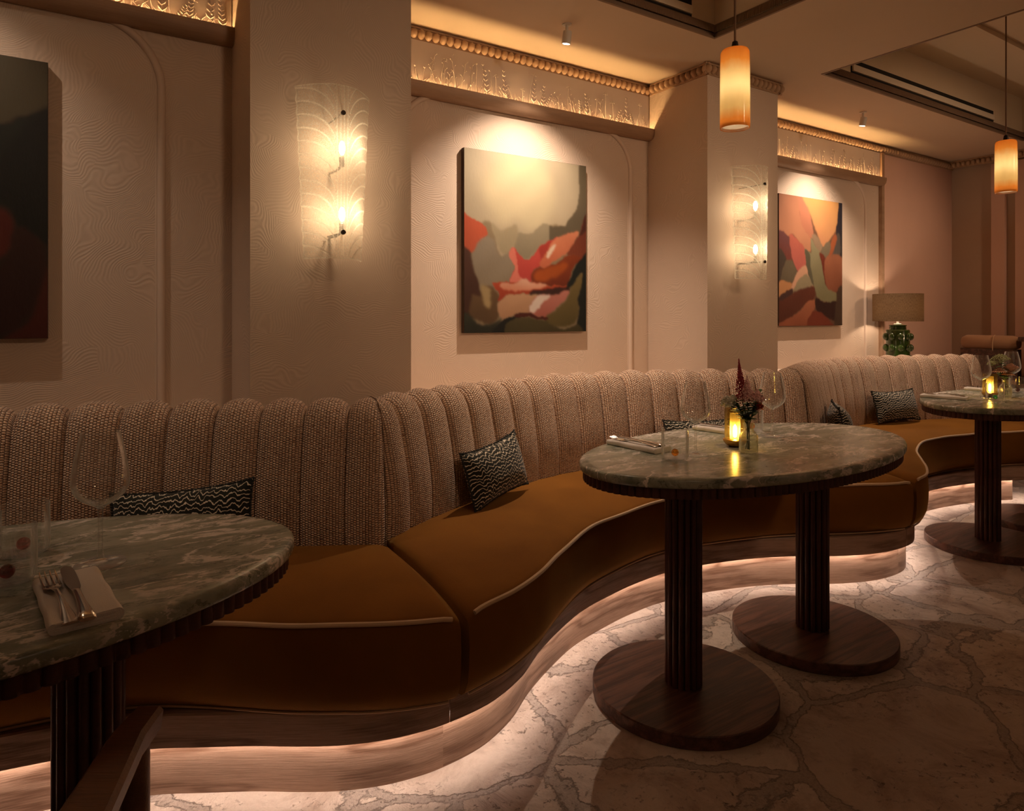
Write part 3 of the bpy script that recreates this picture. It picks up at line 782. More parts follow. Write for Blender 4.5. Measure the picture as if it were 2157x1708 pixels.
    prof = [(.0, .40), (.004, .46), (.004, .52), (.001, .58), (-.006, .64), (-.016, .70), (-.027, .755), (-.038, .80), (-.050, .838), (-.068, .866), (-.092, .882), (-.118, .884), (-.142, .874), (-.160, .852), (-.170, .82), (-.174, .70), (-.174, .44)]
    pl = [0]
    for i in range(1, len(prof)): pl.append(pl[-1] + math.dist(prof[i], prof[i - 1]))
    rows, uvs = [], []
    for i in range(n):
        ph_ = fr_[i % per] if i < n - 1 else 0.
        a = max(0., 1 - abs(2 * ph_ - 1) ** 2.2) ** .5; a = a * 1.25 - .25
        row, ur = [], []
        for j, (d, z) in enumerate(prof):
            # direction of the bulge: profile normal
            p0, p1 = prof[max(j - 1, 0)], prof[min(j + 1, len(prof) - 1)]
            tx, tz = p1[0] - p0[0], p1[1] - p0[1]; l_ = math.hypot(tx, tz); bx, bz = tz / l_, -tx / l_
            amp = .024 + .012 * min(1, max(0, (j - 6) / 4)) if j < 13 else .036 * max(0, (15 - j) / 3)
            amp *= min(1, .45 + (z - .4) * 2.2)
            e_ = min(Lc[i], Lc[-1] - Lc[i]); fall = math.exp(-(e_ / .028) ** 1.4)
            dd, zz = d + bx * a * amp - .05 * fall * (1 if j < 12 else 0), z + bz * a * amp - .02 * fall * min(1, max(0, j - 5) / 4) * (1 if j < 13 else 0)
            row.append((min(max(C[i, 0] + nn[i, 0] * dd, back[0][0] - .001), back[-1][0] + .001), C[i, 1] + nn[i, 1] * dd, zz)); ur.append((Lc[i], pl[j]))
        rows.append(row); uvs.append(ur)
    b = MB(); b.grid(rows, uvs); b.cap(rows[0]); b.cap(rows[-1], True)
    par(b.build('backrest', M['boucle'], None, angle=75))
    return t
banquette('nearest serpentine banquette section behind the foreground marble table', -1.56, .838, -1.56, .832, backA, 19, piping_seed=1)
banquette('middle serpentine banquette section wrapping the whole two-column table', .838, 3.235, .844, 3.228, backB, 18, piping_seed=2)
banquette('far serpentine banquette section in front of the green lamp', 3.235, 5.62, 3.240, 5.60, backC, 18, px1=5.16, piping_seed=3)

# ---- capping shelf between backrests and wall
def shelf(name, x0, x1, backs, yw, lab):
    f = yfun(backs)
    xs_ = np.linspace(x0, x1, 60); b = MB()
    P = []
    for x in xs_: P.append([(x, f(x) + .235, .80), (x, f(x) + .235, .825), (x, yw, .825), (x, yw, .80)])
    b.grid(P, closed_v=True); b.cap(P[0]); b.cap(P[-1], True)
    struct(b.build(name, M['mould'], smooth=False), lab)
shelf('trim_13', -1.21, .55, backA, YN, 'capping shelf behind the nearest backrest')
shelf('trim_14', 1.169, 2.927, backB, YB, 'capping shelf behind the middle backrest')
shelf('trim_15', 3.541, 5.55, backC, YB, 'capping shelf behind the far backrest')

# ================================================================== TABLES
TA, TB = .705, .374
def ell(a, b_, n): return [(a * math.cos(2 * PI * k / n), b_ * math.sin(2 * PI * k / n)) for k in range(n)]
def table(label, x, y, rz):
    t = thing('oval_table', label, 'table', (x, y, 0), rz, 'oval marble tables')
    prof = [(-.02, .722), (-.006, .722), (-.002, .725), (0, .730), (0, .742), (-.003, .7475), (-.009, .75), (-.03, .75)]
    b = MB(); n_ = 96; P = []
    for d, z in prof: P.append([(*p, z) for p in ell(TA + d, TB + d, n_)])
    b.grid([list(r) for r in zip(*P)], closed_u=True)
    b.cap([(*p, .75) for p in ell(TA - .03, TB - .03, n_)]); b.cap([(*p, .722) for p in ell(TA - .02, TB - .02, n_)], True)
    b.build('tabletop', M['marble'], t)
    # reeded apron
    E = np.array(ell(TA - .012, TB - .012, 720) + [(TA - .012, 0)]); E, L = resample(E, 1441)
    nr = 150; b = MB(); P = []
    for i in range(1440):
        ph = (i / 1440 * nr) % 1; rr = .0075 * math.sin(PI * ph) ** .6 - .006
        q = E[i]; m = q / np.linalg.norm(q); m = np.array([q[0] / TA ** 2, q[1] / TB ** 2]); m /= np.linalg.norm(m)
        w = q + m * rr
        P.append([(w[0], w[1], .7215), (w[0], w[1], .692), (q[0] - m[0] * .02, q[1] - m[1] * .02, .690)])
    b.grid(P, closed_u=True)
    b.cap([p[2] for p in P[::10]], True)
    b.build('apron', M['reed'], t, angle=60)
    for s in (-1, 1):
        c = (s * .347, 0, 0)
        b = MB(); r_ = .284
        prof2 = [(0.001, 0), (r_ - .002, 0), (r_, .002), (r_, .037), (r_ - .003, .040), (.001, .040)]
        b.lathe(prof2, 72, c); b.build('base', M['dark'], t, angle=30)
        b = MB(); n2 = 16 * 12; P = []
        for k in range(n2):
            a = 2 * PI * k / n2; ph = (k % 12) / 12; rr = .0475 + .0105 * math.sin(PI * ph) ** .65
            P.append([(c[0] + rr * math.cos(a), c[1] + rr * math.sin(a), z) for z in (.040, .06, .4, .69)])
        b.grid(P, closed_u=True); b.build('column', M['reed'], t, angle=60)
    return t
T1 = (-.309, 1.436, math.radians(1)); T2 = (1.980, 1.505, math.radians(.5)); T3 = (4.355, 1.605, math.radians(0))
tb = table('foreground oval green marble table, cut by the left frame edge', *T1)
copy_tree(tb, (T2[0], T2[1], 0), T2[2], 'oval green marble table with two whole columns, middle of the room')
copy_tree(tb, (T3[0], T3[1], 0), T3[2], 'farthest oval marble table, beside the right frame edge')

# ================================================================== TABLEWARE
TZ = .7502
def wine_proto(label, loc):
    t = thing('wine_glass', label, 'wine glass', loc, 0, 'wine glasses')
    bo = [(.0052, .098), (.012, .104), (.026, .112), (.039, .124), (.0450, .137), (.0462, .148), (.0445, .166), (.0405, .190), (.0355, .214), (.0310, .234)]
    P = crom(bo, 4)
    prof = [tuple(p) for p in P] + [(r - .0011, z) for r, z in [tuple(p) for p in P][::-1]]
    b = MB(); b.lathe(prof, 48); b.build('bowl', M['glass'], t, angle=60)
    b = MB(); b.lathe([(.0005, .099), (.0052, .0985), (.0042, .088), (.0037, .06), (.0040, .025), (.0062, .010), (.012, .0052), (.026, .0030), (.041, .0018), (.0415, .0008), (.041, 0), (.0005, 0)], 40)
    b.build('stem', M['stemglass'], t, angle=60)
    return t
wg = wine_proto('wine glass on the foreground table behind the napkin with fork and knife', (.055, 1.42, TZ))
copy_tree(wg, (1.682, 1.496, TZ), 0, 'wine glass left of the flowers on the middle table')
copy_tree(wg, (2.179, 1.573, TZ), 0, 'wine glass right of the flowers on the middle table')
copy_tree(wg, (4.109, 1.677, TZ), 0, 'wine glass left of the rose on the far table')
copy_tree(wg, (4.665, 1.745, TZ), 0, 'wine glass right of the rose on the far table')
def tumbler(label, loc, ball, blabel):
    t = thing('tumbler', label, 'tumbler', loc, 0, 'water tumblers with coloured glass balls')
    R, H = .043, .092
    prof = [(.001, .004), (R - .006, .004), (R - .002, .010), (R - .001, .03), (R - .0016, H), (R - .0028, H), (R - .0026, .03), (R - .006, .009), (.001, .008)]
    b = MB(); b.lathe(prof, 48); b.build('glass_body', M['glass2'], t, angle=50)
    b = MB(); b.sphere((.0, 0, .0195), .0115, 20, 14); o = b.build('glass_ball', ball, t); o['label'] = blabel
    return t
tumbler('tumbler with dark red ball at the left edge of the foreground table', (-.078, 1.400, TZ), M['ball_red'], 'dark red glass ball')
tumbler('tumbler with rose ball, the rear one on the foreground table', (-.062, 1.555, TZ), M['ball_pink'], 'rose glass ball')
tumbler('tumbler with amber ball beside the left napkin on the middle table', (1.584, 1.491, TZ), M['ball_amber'], 'amber glass ball')
tumbler('clear tumbler behind the flowers on the middle table', (2.215, 1.690, TZ), M['ball_amber'], 'amber glass ball')
tumbler('tumbler with green ball in front of the far candle lamp', (4.080, 1.600, TZ), M['ball_green'], 'green glass ball')
tumbler('tumbler with red ball at the right edge of the far table', (4.60, 1.690, TZ), M['ball_red'], 'red glass ball')

def napkin(label, loc, rz, w, l, folds=3):
    """folded linen: a flat roll, rounded along both long edges"""
    t = tag(None or bpy.data.objects.new('tmp', None)) if False else None
    b = MB(); h = .0165
    sec = []
    for k in range(13):
        a = -PI / 2 + PI * k / 12; sec.append((w / 2 - h / 2 + h / 2 * math.cos(a), h / 2 + h / 2 * math.sin(a)))
    for k in range(13):
        a = PI / 2 + PI * k / 12; sec.append((-w / 2 + h / 2 + h / 2 * math.cos(a) * .8, h / 2 + h / 2 * math.sin(a)))
    P, U = [], []
    r = random.Random(int(w * 1000 + l * 777))
    for i in range(15):
        y = -l / 2 + l * i / 14; s = 1 + .012 * math.sin(i * 1.1 + r.uniform(0, .4))
        P.append([(x * s, y, z * (1 + .06 * math.sin(i * .9 + x * 40))) for x, z in sec]); U.append([(x, y) for x, z in sec])
    b.grid(P, U, closed_v=True)
    # open folded end: layers visible as stepped tongues
    b.cap(P[0], True); b.cap(P[-1])
    for z0, ins in ((.004, .0), (.009, .002), (.0135, .0005)):
        pts = [(-w / 2 + .010, -l / 2 - .0012 - ins * .2, z0 - .0012), (w / 2 - .010, -l / 2 - .0012 - ins * .2, z0 - .0012), (w / 2 - .010, -l / 2 - .0012, z0 + .0014), (-w / 2 + .010, -l / 2 - .0012, z0 + .0014)]
        b.add(pts + [(x, y + .004, z) for x, y, z in pts], [(0, 1, 2, 3), (0, 3, 7, 4), (1, 5, 6, 2), (3, 2, 6, 7), (0, 4, 5, 1)], [(p[0], p[1]) for p in pts] * 2)
    o = b.build('napkin', M['linen'], None, angle=50, loc=loc); o.rotation_euler = (0, 0, rz)
    return tag(o, label, 'napkin', 'folded napkins')
def fork(label, loc, rz, tilt=0.):
    t = thing('fork', label, 'fork', loc, rz, 'forks on napkins'); t.rotation_euler = (tilt, 0, rz)
    # handle: lofted ellipse sections along +y
    secs = [(-.100, .0100, .0018, .002), (-.094, .0115, .0022, .002), (-.080, .0095, .0022, .003), (-.050, .0060, .0022, .006), (-.020, .0038, .0022, .009), (.010, .0034, .0021, .0085), (.026, .0050, .0016, .006), (.036, .0105, .0012, .0030), (.044, .0128, .0010, .0020), (.052, .0130, .0009, .0020)]
    b = MB(); P = []
    for y, w, h, z in secs: P.append([(w * math.cos(2 * PI * k / 12), y, z + h * math.sin(2 * PI * k / 12)) for k in range(12)])
    b.grid(P, closed_v=True); b.cap(P[0]); b.cap(P[-1], True); b.build('handle', M['steel'], t, angle=50)
    for k in range(4):
        x = -.0105 + .007 * k
        b = MB(); b.tube([(x, .050, .0020), (x, .068, .0022), (x, .085, .0048), (x * .98, .098, .0095)], [.0021, .0019, .0016, .0008], 8); b.build('tine', M['steel'], t)
    return t
def knife(label, loc, rz, tilt=0.):
    t = thing('knife', label, 'knife', loc, rz, 'knives on napkins'); t.rotation_euler = (tilt, 0, rz)
    secs = [(-.105, .0100, .003, .003), (-.100, .0118, .0042, .004), (-.085, .0098, .0045, .005), (-.050, .0065, .0042, .006), (-.015, .0058, .0040, .006), (.0, .0062, .0032, .006), (.004, .0062, .0018, .006)]
    b = MB(); P = []
    for y, w, h, z in secs: P.append([(w * math.cos(2 * PI * k / 12), y, z + h * math.sin(2 * PI * k / 12)) for k in range(12)])
    b.grid(P, closed_v=True); b.cap(P[0]); b.cap(P[-1], True); b.build('handle', M['steel'], t, angle=50)
    out = crom([(-.0058, .004), (-.0095, .03), (-.0100, .07), (-.0085, .098), (-.002, .110), (.005, .104), (.0085, .090), (.0092, .05), (.0080, .015), (.0058, .004)], 5)
    b = MB(); lo = [(x, y, .0050) for x, y in out]; hi = [(x, y, .0066) for x, y in out]
    b.cap(hi); b.cap(lo, True); n_ = len(lo)
    b.add(lo + hi, [(i, (i + 1) % n_, n_ + (i + 1) % n_, n_ + i) for i in range(n_)]); o = b.build('blade', M['steel_dark'], t, angle=30); o['label'] = 'dark reflecting blade'
    return t
NZ = TZ + .0172
# foreground setting
napkin('napkin under the fork and knife on the foreground table', (.015, 1.245, TZ), math.radians(6.5), .095, .215)
fork('fork on the foreground napkin, left of the knife', (-.007, 1.230, NZ), math.radians(9), math.radians(3))
knife('knife on the foreground napkin, right of the fork', (.016, 1.234, NZ), math.radians(7), math.radians(3))
napkin('napkin seen through the tumblers at the left edge of the foreground table', (-.148, 1.670, TZ), math.radians(6), .085, .20)
# middle table
napkin('napkin near the left tip of the middle table', (1.612, 1.685, TZ), math.radians(4), .085, .215)
fork('fork on the left napkin of the middle table, left of its knife', (1.598, 1.690, NZ), math.radians(6))
knife('knife on the left napkin of the middle table, right of its fork', (1.625, 1.690, NZ), math.radians(3))
napkin('napkin left of the candle lamp on the far side of the middle table', (2.098, 1.735, TZ), math.radians(9), .080, .215)
knife('knife on the napkin behind the candle lamp of the middle table', (2.100, 1.735, NZ), math.radians(9))
# far table
napkin('nearer napkin on the far table, left of the tumbler', (3.965, 1.795, TZ), math.radians(12), .080, .215)
fork('fork on the nearer napkin of the far table', (3.968, 1.800, NZ), math.radians(12))
napkin('farther napkin on the far table, behind the wine glass', (4.56, 1.845, TZ), math.radians(9), .08, .19)
knife('knife on the farther napkin of the far table', (4.56, 1.845, NZ), math.radians(9))

# ---- rechargeable candle lamps
def candle(label, loc):
    t = thing('candle_lamp', label, 'candle lamp', loc, 0, 'amber candle lamps on the tables')
    b = MB(); b.lathe([(.001, 0), (.018, 0), (.030, .006), (.0375, .016), (.0400, .022), (.0395, .0245), (.036, .0255), (.001, .0255)], 48); o = b.build('base', M['brass'], t, angle=35); o['label'] = 'brass dish base'
    b = MB(); b.lathe([(.0345, .0262), (.0345, .128), (.0328, .128), (.0328, .0262)], 48); b.build('glass_shade', M['smoke'], t, angle=40)
    b = MB(); b.lathe([(.0165, .0258), (.0165, .112), (.0155, .1125), (.001, .1125)], 96, ribs=24, ramp=.08); b.build('light_tube', M['ambertube'], t, angle=40)
    b = MB(); b.lathe([(.001, .030), (.005, .032), (.0065, .045), (.0055, .066), (.001, .074)], 20); b.build('led_flame', M['flame'], t)
    return t
cl = candle('amber candle lamp behind the ribbed vase on the middle table', (1.906, 1.522, TZ))
copy_tree(cl, (4.245, 1.690, TZ), 0, 'amber candle lamp beside the rose on the far table')

# ---- ribbed bud vases
def vase(label, loc):
    t = thing('bud_vase', label, 'vase', loc, 0, 'ribbed glass bud vases')
    pr = [(.002, .002), (.0275, .002), (.0290, .006), (.0288, .050), (.0270, .059), (.0195, .068), (.0150, .073), (.0146, .088), (.0172, .094), (.0165, .096), (.0150, .095), (.0130, .088), (.0134, .074), (.0170, .067), (.0245, .057), (.0262, .050), (.0265, .008), (.002, .006)]
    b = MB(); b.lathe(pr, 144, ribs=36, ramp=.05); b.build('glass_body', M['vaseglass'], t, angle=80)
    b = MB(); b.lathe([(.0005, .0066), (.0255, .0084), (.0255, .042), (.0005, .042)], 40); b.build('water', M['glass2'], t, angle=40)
    return t
vs = vase('ribbed glass bud vase of pink and red flowers on the middle table', (1.855, 1.428, TZ))
copy_tree(vs, (4.322, 1.645, TZ), 0, 'ribbed glass bud vase with a rose on the far table')

def stem_path(base, tip, bend=.0):
    base, tip = Vector(base), Vector(tip)
    out = []
    for k in range(9):
        t_ = k / 8; p = base.lerp(tip, t_); p.x = base.x + (tip.x - base.x) * t_ ** 1.7; p.y = base.y + (tip.y - base.y) * t_ ** 1.7
        out.append(tuple(p))
    return out
RIGHT = Vector((math.cos(YAW), -math.sin(YAW), 0)); FWD = Vector((math.sin(YAW), math.cos(YAW), 0))
def flower(name, label, cat, vloc, dx, dz, dy, head, group, leaves=True, seed=1):
    """a stem standing in the vase: dx/dy sideways offset of the head (m), dz height above the table"""
    t = thing(name, label, cat, vloc, 0, group); r = random.Random(seed)
    tip = RIGHT * dx + FWD * dy + Vector((0, 0, dz))
    base = Vector((r.uniform(-.008, .008), r.uniform(-.008, .008), .010))
    neck = Vector((tip.x * .10, tip.y * .10, .092))
    path = [tuple(base), tuple(base.lerp(neck, .5)), tuple(neck), tuple(neck.lerp(tip, .35) + Vector((0, 0, .006))), tuple(neck.lerp(tip, .7) + Vector((0, 0, .006))), tuple(tip)]
    path = [tuple(p) for p in crom(path, 3)]
    b = MB(); b.tube(path, .0013, 6); b.build('stem', M['stem'], t)
    head(t, tip, (Vector(path[-1]) - Vector(path[-3])).normalized(), r)
    if leaves:
        for k in range(7):
            b = MB(); q = Vector(path[min(len(path) - 1, 7 + k)])
            leaf(b, q, r.uniform(0, 6.28), r.uniform(.028, .042), r.uniform(.008, .013), .7); b.build('leaf', M['leaf'], t)
    return t
def leaf(b, q, a, L, W, rise=.5):
    d = Vector((math.cos(a), math.sin(a), 0)); s = Vector((-d.y, d.x, 0)); P = []
    for k in range(7):
        u = k / 6; c = q + d * (L * u) + Vector((0, 0, L * rise * u - L * .5 * u * u)); w = W * math.sin(PI * min(1, u * .95 + .05)) ** .8
        P.append([tuple(c - s * w), tuple(c + Vector((0, 0, -w * .3))), tuple(c + s * w)])
    b.grid(P)
def plume(mat, L, W, n_=170):
    def h(t, tip, d, r):
        d = (d * .22 + Vector((0, 0, .78))).normalized(); b = MB(); x = d.cross(Vector((0, 1, 0))).normalized(); y = d.cross(x)
        b.tube([tuple(tip), tuple(tip + d * L)], [.001, .0004], 5)
        for i in range(n_):
            u = (i / n_) ** .8; a = i * 2.399; w = W * (1 - u) ** 1.15 * r.uniform(.35, 1)
            q = tip + d * (L * u - W * .12) + (x * math.cos(a) + y * math.sin(a)) * w + d * w * .3
            b.ico(q, r.uniform(.0019, .0034) * (1.15 - u * .5), (1, 1, 1.15))
        b.build('plume', mat, t)
    return h
def ruffle(mat, R, n_=26):
    def h(t, tip, d, r):
        b = MB()
        for i in range(n_):
            a = i * 2.399; ph = math.acos(1 - 1.35 * (i + .5) / n_)
            o = Vector((math.sin(ph) * math.cos(a), math.sin(ph) * math.sin(a), math.cos(ph)))
            c = tip + o * R * .55; s1 = o.cross(Vector((.3, .2, 1))).normalized(); s2 = o.cross(s1); P = []
            for u in range(4):
                P.append([tuple(c + s1 * (R * .62 * (v / 2 - 1) * math.sin(.7 + u * .6)) + o * (R * .55 * u / 3) + s2 * (R * .16 * math.cos(v * 1.7 + u + i))) for v in range(5)])
            b.grid(P)
        b.sphere(tip, R * .55, 12, 8)
        b.build('bloom', mat, t, angle=80)
    return h
def daisy(mat, R, n_=22):
    def h(t, tip, d, r):
        b = MB()
        for ring, (nn_, rr, up) in enumerate(((n_, 1., .15), (n_ - 6, .72, .45), (10, .4, .8))):
            for i in range(nn_):
                a = 2 * PI * i / nn_ + ring * .2; leaf(b, tip + Vector((0, 0, .002 * ring)), a, R * rr, R * .13, up)
        b.sphere(tip, R * .25, 10, 6)
        b.build('bloom', mat, t)
    return h
def rose(mat, R):
    def h(t, tip, d, r):
        b = MB()
        for layer in range(5):
            rr = R * (.25 + .17 * layer); nn_ = 3 + layer
            for i in range(nn_):
                a0 = 2 * PI * i / nn_ + layer * .7; P = []
                for u in range(6):
                    uu = u / 5; row = []
                    for v in range(9):
                        vv = (v / 8 - .5) * 2; a = a0 + vv * (PI / nn_ * 1.25)
                        rad = rr * (.45 + .55 * uu ** .7 + (.12 * uu ** 3 if layer > 2 else 0)); z = R * (-.5 + (1.25 - .13 * layer) * uu - .18 * uu * vv * vv)
                        row.append(tuple(tip + Vector((rad * math.cos(a), rad * math.sin(a), z))))
                    P.append(row)
                b.grid(P)
        b.sphere(tip + Vector((0, 0, -R * .2)), R * .42, 12, 8)
        b.build('bloom', mat, t, angle=70)
    return h
def cluster(mat, R, n_=70, s=.0035):
    def h(t, tip, d, r):
        b = MB()
        for i in range(n_):
            a = i * 2.399; q = math.sqrt((i + .5) / n_)
            e = tip + Vector((R * q * math.cos(a), R * q * math.sin(a), R * (.5 - .55 * q * q) + r.uniform(-.004, .006)))
            if i % 3 == 0: b.tube([tuple(tip - Vector((0, 0, R * .5))), tuple(e)], .0005, 4)
            b.ico(e, s * r.uniform(.7, 1.2))
        b.build('floret_head', mat, t)
    return h
VA = (1.855, 1.428, TZ + .0002); VBs = (4.322, 1.645, TZ + .0002)
GA, GB = 'flower stems in the middle table vase', 'flower stems in the far table vase'
flower('astilbe_stem', 'tall burgundy astilbe plume in the middle table vase', 'flower', VA, -.016, .160, .012, plume(M['astilbe_dark'], .145, .028, 380), GA, seed=2)
flower('astilbe_stem', 'dusty pink astilbe, tallest pink plume in the middle table vase', 'flower', VA, -.004, .165, .0, plume(M['astilbe_pink'], .085, .032, 330), GA, seed=3)
flower('astilbe_stem', 'dusty pink astilbe drooping to the right in the middle table vase', 'flower', VA, .022, .165, -.012, plume(M['astilbe_pink'], .045, .034, 260), GA, seed=4)
flower('white_flower', 'cream flower at the left of the middle table bouquet', 'flower', VA, -.066, .158, .0, ruffle(M['petal_white'], .022), GA, seed=5)
flower('white_flower', 'small cream flower under the burgundy plume of the middle table', 'flower', VA, -.046, .172, .012, ruffle(M['petal_white'], .013), GA, seed=6)
flower('orange_flower', 'orange flower at the right of the middle table bouquet', 'flower', VA, .031, .146, .002, ruffle(M['petal_orange'], .016), GA, seed=7)
def sprig(L):
    def h(t, tip, d, r):
        for k in range(7):
            b = MB(); leaf(b, tip - d * (.010 * k) , r.uniform(0, 6.28), L, L * .3, .8); b.build('leaf', M['leaf'], t)
    return h
flower('leaf_sprig', 'dark leafy sprig rising to the right in the middle table bouquet', 'foliage', VA, .042, .195, .01, sprig(.024), GA, seed=8)
flower('leaf_sprig', 'leafy sprig low at the left in the middle table bouquet', 'foliage', VA, -.04, .15, -.004, sprig(.026), GA, seed=9)
flower('rose_stem', 'blush rose in the far table vase', 'flower', VBs, .022, .158, -.01, rose(M['petal_rose'], .036), GB, seed=12)
flower('daisy_stem', 'peach daisy at the left of the far table bouquet', 'flower', VBs, -.040, .148, -.012, daisy(M['petal_peach'], .040), GB, seed=13)
flower('daisy_stem', 'peach daisy low in the middle of the far table bouquet', 'flower', VBs, -.006, .132, -.03, daisy(M['petal_peach'], .034), GB, seed=14)
flower('umbel_stem', 'pale green umbel rising over the far table bouquet', 'flower', VBs, -.020, .205, .012, cluster(M['umbel'], .046, 90), GB, seed=15)
flower('umbel_stem', 'pale green umbel at the left of the far table bouquet', 'flower', VBs, -.064, .180, .012, cluster(M['umbel'], .026, 45), GB, seed=16)

# ================================================================== CUSHIONS
def cushion(label, c, ang, lean, W=.40, H=.235, T=.12, roll=0.):
    t = thing('throw_cushion', label, 'cushion', c, 0, 'black and cream zigzag cushions')
    t.rotation_euler = Matrix.Rotation(ang, 3, 'Z').to_euler()
    t.matrix_world = Matrix.Translation(c) @ Matrix.Rotation(ang, 4, 'Z') @ Matrix.Rotation(-lean, 4, 'X') @ Matrix.Rotation(roll, 4, 'Y')
    n_ = 22; b = MB()
    for sgn in (-1, 1):
        P, U = [], []
        for i in range(n_ + 1):
            u = -1 + 2 * i / n_; row, ur = [], []
            for j in range(n_ + 1):
                v = -1 + 2 * j / n_
                th = max(0, (1 - abs(u) ** 2.6) * (1 - abs(v) ** 2.6)) ** .62
                px_ = u * W / 2 * (1 - .055 * (1 - v * v)) ; pz = v * H / 2 * (1 - .15 * (1 - u * u) ** .8)
                row.append((px_, sgn * T / 2 * th, pz + H / 2)); ur.append((px_ * (1 + .08 * th), pz))
            P.append(row); U.append(ur)
        b.grid(P, U, flip=sgn > 0)
    b.build('cover', M['zig'], t, angle=70)
    # fringe: knotted edge
    edge = [(-1 + 2 * i / 46, -1) for i in range(46)] + [(1, -1 + 2 * i / 28) for i in range(28)] + [(1 - 2 * i / 46, 1) for i in range(46)] + [(-1, 1 - 2 * i / 28) for i in range(28)]
    b = MB()
    for u, v in edge:
        b.ico((u * W / 2 * (1 - .055 * (1 - v * v)), random.uniform(-.003, .003), v * H / 2 * (1 - .15 * (1 - u * u) ** .8) + H / 2), .0052)
    b.build('fringe', M['fringe'], t)
    return t
cushion('zigzag cushion standing behind the foreground table', (.283, 2.150, .487), math.radians(-27), math.radians(16), .40, .215, .11, math.radians(-5))
cushion('zigzag cushion on the open seat between the foreground and middle tables', (1.428, 2.236, .486), math.radians(24), math.radians(14), .385, .225, .12, math.radians(-5))
cushion('zigzag cushion behind the far edge of the middle table', (2.62, 2.265, .487), math.radians(-20), math.radians(16), .40, .205, .11)
cushion('zigzag cushion at the left end of the far banquette, seen edge-on', (3.66, 2.172, .492), math.radians(37), math.radians(14), .38, .215, .12)
cushion('zigzag cushion on the far banquette left of the far table', (4.68, 2.395, .487), math.radians(-8), math.radians(15), .42, .215, .12)

# ================================================================== PAINTINGS
def W_(px): # plan ratio X/Y seen at photo column px
    return math.tan(YAW + math.atan((px - 1078.5) / 1438.))
def painting(label, x0, x1, z0, z1, yw, depth, shapes, ground, name='painting', gain=.54):
    t = thing(name, label, 'painting', ((x0 + x1) / 2, yw, z0), 0, 'abstract canvases on the wall')
    w, h = x1 - x0, z1 - z0; NX, NZ_ = 170, 205
    gu, gv = np.meshgrid(np.linspace(0, 1, NX), np.linspace(0, 1, NZ_), indexing='ij')
    r = np.random.default_rng(len(shapes) * 7 + 1)
    nz = lambda f, p: np.sin(gu * f * 6.3 + 3 * np.sin(gv * f * 3 + p)) * np.sin(gv * f * 5 + 2 * np.sin(gu * f * 2 + p * 2))
    wu, wv = gu + .006 * nz(5, .3) + .003 * nz(13, 1.), gv + .005 * nz(6, 2.) + .003 * nz(14, .5)
    col = np.zeros((NX, NZ_, 3)); col[:] = np.array(lin(np.array(ground) / 255.))
    def inside(poly):
        c = np.zeros(gu.shape, bool); n_ = len(poly)
        for i in range(n_):
            (xa, ya), (xb, yb) = poly[i], poly[(i + 1) % n_]
            if ya == yb: continue
            m = ((ya > wv) != (yb > wv)) & (wu < (xb - xa) * (wv - ya) / (yb - ya) + xa)
            c ^= m
        return c.astype(float)
    def blur(a, k):
        for _ in range(k):
            p = np.pad(a, 1, mode='edge'); a = (p[:-2, 1:-1] + p[2:, 1:-1] + p[1:-1, :-2] + p[1:-1, 2:] + 4 * p[1:-1, 1:-1]) / 8
        return a
    for sh in shapes:
        pts, c0 = sh[0], sh[1]; soft = (sh[2] if len(sh) > 2 else 1) ; soft = soft * 2 if soft < 8 else soft * 14; c1 = sh[3] if len(sh) > 3 else None
        poly = crom(pts, 8, closed=True)
        a = blur(inside(poly), soft)[..., None]
        A = np.array(lin(np.array(c0) / 255.))
        if c1 is not None:
            B2 = np.array(lin(np.array(c1) / 255.)); xs_, ys_ = poly[:, 0], poly[:, 1]
            g = np.clip((gv - ys_.min()) / (ys_.max() - ys_.min() + 1e-6), 0, 1)[..., None]
            g = np.clip(g + .10 * nz(2.5, 1.3)[..., None], 0, 1)
            A = A * g + B2 * (1 - g)
        ang = r.uniform(0, 3.1); st = 1 + .05 * nz(2.2, ang * 2)[..., None]
        col = col * (1 - a) + A * st * a
    col = np.clip(col * gain, 0, 1)
    b = MB(); yy = -depth
    P = [[(-w / 2 + w * gu[i, j], yy, h * gv[i, j]) for j in range(NZ_)] for i in range(NX)]
    b.grid(P, flip=True)
    me = bpy.data.meshes.new('painted_face'); me.from_pydata(b.v, [], b.f); me.materials.append(M['paint'])
    ca = me.color_attributes.new('paint', 'FLOAT_COLOR', 'POINT')
    ca.data.foreach_set('color', np.concatenate([col.reshape(-1, 3), np.ones((NX * NZ_, 1))], 1).astype(np.float32).ravel())
    o = bpy.data.objects.new('painted_face', me); COL.objects.link(o); o.parent = t
    for f in me.polygons: f.use_smooth = True
    b = MB(); b.box(-w / 2 - .001, w / 2 + .001, -depth + .0012, -.003, -.001, h + .001); o2 = b.build('stretcher_edge', M['canvas_edge'], t, smooth=False); o2['label'] = 'dark painted canvas edge'
    return t
def conv(pts, cx, cy, sc, pl, pr, tl, tr, bl, br):
    """photo-crop outline -> canvas u, v (perspective of the hung canvas taken out)"""
    out = []
    for x, y in pts:
        px = cx + x / sc; u = (W_(px) - W_(pl)) / (W_(pr) - W_(pl)); k = (px - pl) / (pr - pl)
        top, bot = tl + (tr - tl) * k, bl + (br - bl) * k
        out.append((u, 1 - (cy + y / sc - top) / (bot - top)))
    return out
c2 = lambda p: conv(p, 960, 300, 4.067, 982.6, 1235, 313.5, 348, 703, 695.5)
